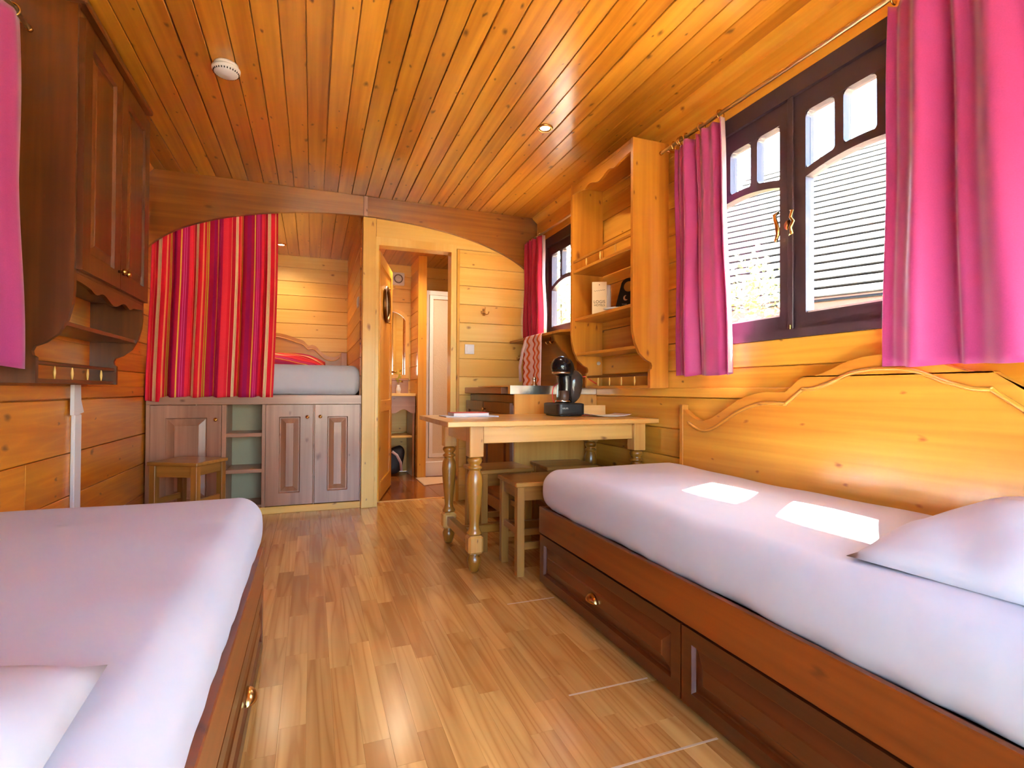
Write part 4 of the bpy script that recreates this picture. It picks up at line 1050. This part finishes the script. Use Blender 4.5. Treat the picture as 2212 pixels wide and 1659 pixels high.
# ------------------------------------------------------------------ things on the table
ZT = .7752
mg = thing('magazine', 'thin glossy magazine lying under a booklet on the table', 'magazine', (.86, 2.98, ZT))
o = box('pages', .705, 1.02, 2.90, 3.08, ZT, ZT+.005, plain('magazine_cover', (198, 200, 214), .3, var=.4, bscale=12), mg, .001)
bo = thing('booklet', 'white booklet with red cover lying on the magazine', 'book', (.88, 2.98, ZT+.0055))
box('pages', .755, .965, 2.92, 3.06, ZT+.0055, ZT+.022, PAPER, bo, .001); box('cover', .753, .967, 2.918, 3.062, ZT+.0222, ZT+.0242, RED, bo, .0005)
cm = thing('coffee_machine', 'black pod coffee machine with round head on the dining table', 'coffee machine', (1.47, 2.93, ZT))
cx, cy = 1.455, 2.93
soft_box('base', (cx, cy, ZT+.043), (.092, .115, .037), (.03, .03, .008), BLACKM, cm, (6, 6, 3))
soft_box('base_foot', (cx, cy, ZT+.006), (.082, .105, .006), (.03, .03, .003), BLACKM, cm, (4, 4, 1))
text('maker_plate', 'KRUPS', .013, PAPER, cm, (cx-.045, cy-.1155, ZT+.048), (R(90), 0, 0), .0003)
def bodyf(v):
    x, y, z = v; t = (z+.115)/.23; return (x+.015*math.sin(t*math.pi)-.012*t, y+.02-.01*t, z)
soft_box('body', (cx+.020, cy+.02, ZT+.195), (.048, .055, .120), (.045, .05, .03), BLACK, cm, (5, 5, 12), bodyf)
def tankf(v):
    x, y, z = v; t = (z+.105)/.21; k = .38+.68*math.sin(math.pi*min(1, .12+.62*t)); return (x*k+.012*t, y*k, z)
soft_box('water_tank', (cx+.072, cy+.03, ZT+.18), (.058, .058, .105), (.056, .056, .05), SMOKE, cm, (5, 5, 10), tankf)
V = [];
lathe('brew_head', [(.064*math.sin(math.pi*i/18), -.066*math.cos(math.pi*i/18)) for i in range(19)], BLACK, cm, (cx-.022, cy-.01, ZT+.302), 28)
lathe('head_ring', [(.052, 0), (.058, .004), (.059, .012), (.054, .016), (.05, .012), (.052, 0)], STEEL, cm, (cx-.022, cy-.01, ZT+.256), 28)
lathe('head_side', [(0, -.028), (.045, -.028), (.058, -.015), (.06, .0), (.058, .015), (.045, .028), (0, .028)], BLACKM, cm, (cx+.026, cy+.01, ZT+.295), 24, 'X')
lathe('drip_tray', [(0, 0), (.042, 0), (.047, .008), (.044, .014), (0, .014)], STEEL, cm, (cx-.028, cy-.045, ZT+.082), 24)
lathe('pod_holder', [(0, 0), (.030, 0), (.033, .004), (.031, .055), (.027, .058), (0, .058)], plain('brown_pod', (84, 62, 50), .35), cm, (cx-.022, cy-.045, ZT+.0965), 20)
tube('power_cord', [(cx+.05, cy+.115, ZT+.20), (cx+.07, cy+.16, ZT+.215), (cx+.12, cy+.20, ZT+.22), (cx+.19, cy+.21, ZT+.24), (cx+.26, cy+.2, ZT+.25), (cx+.32, cy+.15, ZT+.20)], .0035, plain('red_cable', (214, 50, 40), .5), cm, 8)
tube('lever', [(cx-.03, cy+.02, ZT+.20), (cx-.07, cy+.0, ZT+.175), (cx-.082, cy-.01, ZT+.14), (cx-.078, cy-.01, ZT+.10), (cx-.07, cy-.01, ZT+.078)], .003, MATS['red_cable'], cm, 8)
lf_ = thing('brochure', 'white folded brochure with red back on the table beside the coffee machine', 'brochure', (1.65, 2.82, ZT))
grid('sheet', lambda u, v: (1.55+.26*u, 2.72+.19*v, ZT+.003+.012*(abs(u-.5)*2)**3), 16, 8, PAPER, lf_, (1.65, 2.82, ZT), thick=.0015)
box('red_cover', 1.56, 1.63, 2.912, 2.96, ZT, ZT+.0025, RED, lf_, .0005)
sg = thing('wooden_sign', 'small blank pale wooden block standing on the table', 'block', (1.68, 2.98, ZT))
box('block', 1.595, 1.775, 2.965, 2.99, ZT, ZT+.062, wood('blank_pine', (220, 166, 96), (236, 190, 124), 'X', knots=0, warm=0, hv=.02, coat=0, rough=.6), sg, .002)
# ------------------------------------------------------------------ things on the shelf unit
zs = 1.4085
cd = thing('standing_card', 'cream printed card standing on the middle shelf of the shelf unit', 'card', (1.665, 2.86, zs))
c1 = box('card_front', -.045, .045, -.0008, .0008, 0, .200, CREAMP, cd, .0002); c1.location = (0, 0, .100)
yaw = R(-28)
for o_, s_, zz, sz in (('print_word', 'LOGIS', .075, .026), ('print_word', 'HOTELS', .054, .0185)):
    t_ = text(o_, s_, sz, INK, cd, (1.665, 2.86-.0013, zs+zz), (R(90), 0, 0))
def squiggle(parent, x, y, z, w, r, mat, n=18, h=.004):
    return tube('print_script', [(x-w/2+w*i/n, y, z+h*math.sin(i*1.9)*(.6+.4*math.sin(i*.7))+.12*w*(i/n-.5)) for i in range(n+1)], r, mat, parent, 5)
squiggle(cd, 1.665, 2.86-.0012, zs+.146, .068, .0009, INK)
lathe('print_mark', [(0, 0), (.003, 0), (.003, -.0006), (0, -.0006)], INK, cd, (1.665, 2.86-.0008, zs+.182), 8, 'Y')
cd.rotation_euler = (0, 0, yaw)
rl = thing('folded_leaflet', 'white rolled leaflet standing behind the cream card on the shelf', 'leaflet', (1.745, 2.89, zs))
grid('sheet', lambda u, v: (1.745+.018*math.cos(5*u), 2.885+.018*math.sin(5*u), zs+.004+.185*v), 14, 3, PAPER, rl, (1.745, 2.89, zs), thick=.001)
dsh = thing('small_dish', 'flat white saucer lying on the middle shelf', 'saucer', (1.665, 2.71, zs))
lathe('dish', [(0, 0), (.035, 0), (.062, .010), (.060, .012), (.034, .003), (0, .003)], PAPER, dsh, (1.67, 2.70, zs), 24)
hg = thing('door_hanger', 'black door hanger with a pale crescent leaning on the shelf wall', 'door hanger', (1.795, 2.81, zs))
n = 28; hw, hh = .05, .235
outer = [(-hw, 0), (hw, 0), (hw*1.0, hh-.04)]+[(hw*math.cos(math.pi*i/12), hh-.045+.045*math.sin(math.pi*i/12)) for i in range(1, 12)]+[(-hw, hh-.04)]
hole = [(.031*math.cos(2*math.pi*i/16), hh-.055+.034*math.sin(2*math.pi*i/16)) for i in range(16)]
bm = bmesh.new()
ov = [bm.verts.new((x, 0, z)) for x, z in outer]; hv_ = [bm.verts.new((x, 0, z)) for x, z in hole]
es = [bm.edges.new((ov[i], ov[(i+1) % len(ov)])) for i in range(len(ov))]+[bm.edges.new((hv_[i], hv_[(i+1) % 16])) for i in range(16)]
bmesh.ops.triangle_fill(bm, use_beauty=True, edges=es)
inside = [f for f in bm.faces if (Vector((f.calc_center_median().x/.031, (f.calc_center_median().z-hh+.055)/.034, 0))).length < .9]
bmesh.ops.delete(bm, geom=inside, context='FACES_ONLY')
me = D.meshes.new('hanger_card'); bm.to_mesh(me); bm.free(); me.materials.append(plain('black_card', (22, 24, 20), .5))
ho = reg(D.objects.new('hanger_card', me), hg, (1.795, 2.81, zs)); ho.modifiers.new('t', 'SOLIDIFY').thickness = .0012
cres = [(.016*math.cos(a), .018*math.sin(a)) for a in [math.pi*(.6+1.15*i/12) for i in range(13)]]+[(.006+.012*math.cos(a), .004+.013*math.sin(a)) for a in [math.pi*(1.7-1.05*i/10) for i in range(11)]]
pc = prism('print_moon', [(1.795+x, zs+.105+z) for x, z in cres], 1, 2.8085, 2.8092, CREAMP, hg)
for i, w in enumerate((.03, .06, .052)): squiggle(hg, 1.795, 2.8088, zs+.064-.018*i, w, .0013, plain('olive_print', (170, 170, 110), .6) if i else PAPER, 12, .003)
hg.rotation_euler = (R(-8), R(12), R(-48))
# ------------------------------------------------------------------ outside
gr = box('ground', -40, 40, -40, 40, -1.0, -.9, plain('pale_gravel', (168, 158, 134), .9, var=.4, bscale=3), None, .01); gr['kind'] = 'structure'
nb = thing('neighbour_cabin', 'neighbouring cabin with pale boarded roof outside the right window', 'cabin', (6.5, 5.5, -.9))
NW = plain('pale_roof_board', (52, 51, 51), .7, bump=.2); NF = plain('red_brown_fascia', (110, 70, 60), .7, bump=.2); NG = plain('cabin_wall', (150, 120, 96), .8, bump=.2)
az = R(-24); dirv = Vector((math.sin(az), math.cos(az), 0)); nrm = Vector((math.cos(az), -math.sin(az), 0))
P0 = Vector((6.1, 5.2, 0))
def nquad(name, corners, th, mat):
    """slab given by four (along, out, z) corners in the cabin's own axes"""
    base = [P0+dirv*a+nrm*o_+Vector((0, 0, z)) for a, o_, z in corners]
    nn = (base[1]-base[0]).cross(base[3]-base[0]).normalized()*th
    c = sum(base, Vector())/4
    V = [v-c for v in base]+[v+nn-c for v in base]
    return mk(name, V, [[0, 1, 2, 3], [4, 5, 6, 7]]+[[i, (i+1) % 4, 4+(i+1) % 4, 4+i] for i in range(4)], mat, nb, c)
nr = 22; sl = .215
for i in range(nr):
    o0 = i*sl*.72; z0 = 2.16+i*sl*.68
    nquad('roof_board', [(-6, o0, z0+.03), (2, o0, z0+.03), (2, o0+sl*.50, z0+.03+sl*.47), (-6, o0+sl*.50, z0+.03+sl*.47)], .02, NW)
nquad('roof_underlay', [(-6, 0, 2.12), (2, 0, 2.12), (2, nr*sl*.72, 2.12+nr*sl*.68), (-6, nr*sl*.72, 2.12+nr*sl*.68)], .02, plain('dark_underlay', (16, 15, 16), .9, bump=.2))
nquad('fascia', [(-6, .03, 1.92), (2, .03, 1.92), (2, .03, 2.17), (-6, .03, 2.17)], .03, NF)
nquad('wall', [(-5.8, .35, -.9), (1.8, .35, -.9), (1.8, .35, 2.1), (-5.8, .35, 2.1)], .05, NG)
def foliage(name, label, c, rad, n, ls, cols, seed, trunk=True):
    t = thing(name, label, 'tree' if 'tree' in name else 'shrub', (c[0], c[1], -.9))
    rnd = random.Random(seed); V = []; F = []
    blobs = [(Vector((rnd.uniform(-.6, .6)*rad[0], rnd.uniform(-.6, .6)*rad[1], rnd.uniform(-.6, .6)*rad[2])), rnd.uniform(.3, .55)) for _ in range(14)]
    for i in range(n):
        bc, br = rnd.choice(blobs)
        d = Vector((rnd.gauss(0, 1), rnd.gauss(0, 1), rnd.gauss(0, 1))).normalized()*br*rnd.uniform(.5, 1)
        p = bc+Vector((d.x*rad[0], d.y*rad[1], d.z*rad[2]))
        a = Vector((rnd.gauss(0, 1), rnd.gauss(0, 1), rnd.gauss(0, .6))).normalized(); b = a.orthogonal().normalized()
        s = ls*rnd.uniform(.6, 1.3); k = len(V)
        V += [p-a*s, p+b*s*.45, p+a*s, p-b*s*.45]; F.append([k, k+1, k+2, k+3])
    me = D.meshes.new('leaves'); me.from_pydata([tuple(v) for v in V], [], F); me.materials.append(cols)
    o = reg(D.objects.new('leaves', me), t, c); o['kind'] = 'stuff'
    tube('trunk', [(c[0], c[1], -.9), (c[0]+.05, c[1]-.03, (c[2]-.9)/2), (c[0], c[1], c[2])], [.07, .05, .02], plain('bark', (96, 74, 54), .9, bump=.4), t, 8)
    return t
LG = cloth('yellowish_leaf', (150, 164, 66), .6, .4); LD = cloth('green_leaf', (110, 140, 60), .6, .4)  # leaf colours: yellowish green and plain green
foliage('garden_shrub', 'yellow green shrub outside the large right window', (4.3, 4.55, 1.62), (.75, .75, .75), 1500, .05, LG, 21)
foliage('garden_tree', 'leafy tree outside the far sink window', (5.0, 10.2, 2.9), (1.7, 1.7, 2.0), 3600, .07, LD, 22)
foliage('garden_tree', 'leafy tree further behind outside the far sink window', (7.6, 15.6, 3.4), (2.2, 2.2, 2.4), 3200, .09, LG, 23)
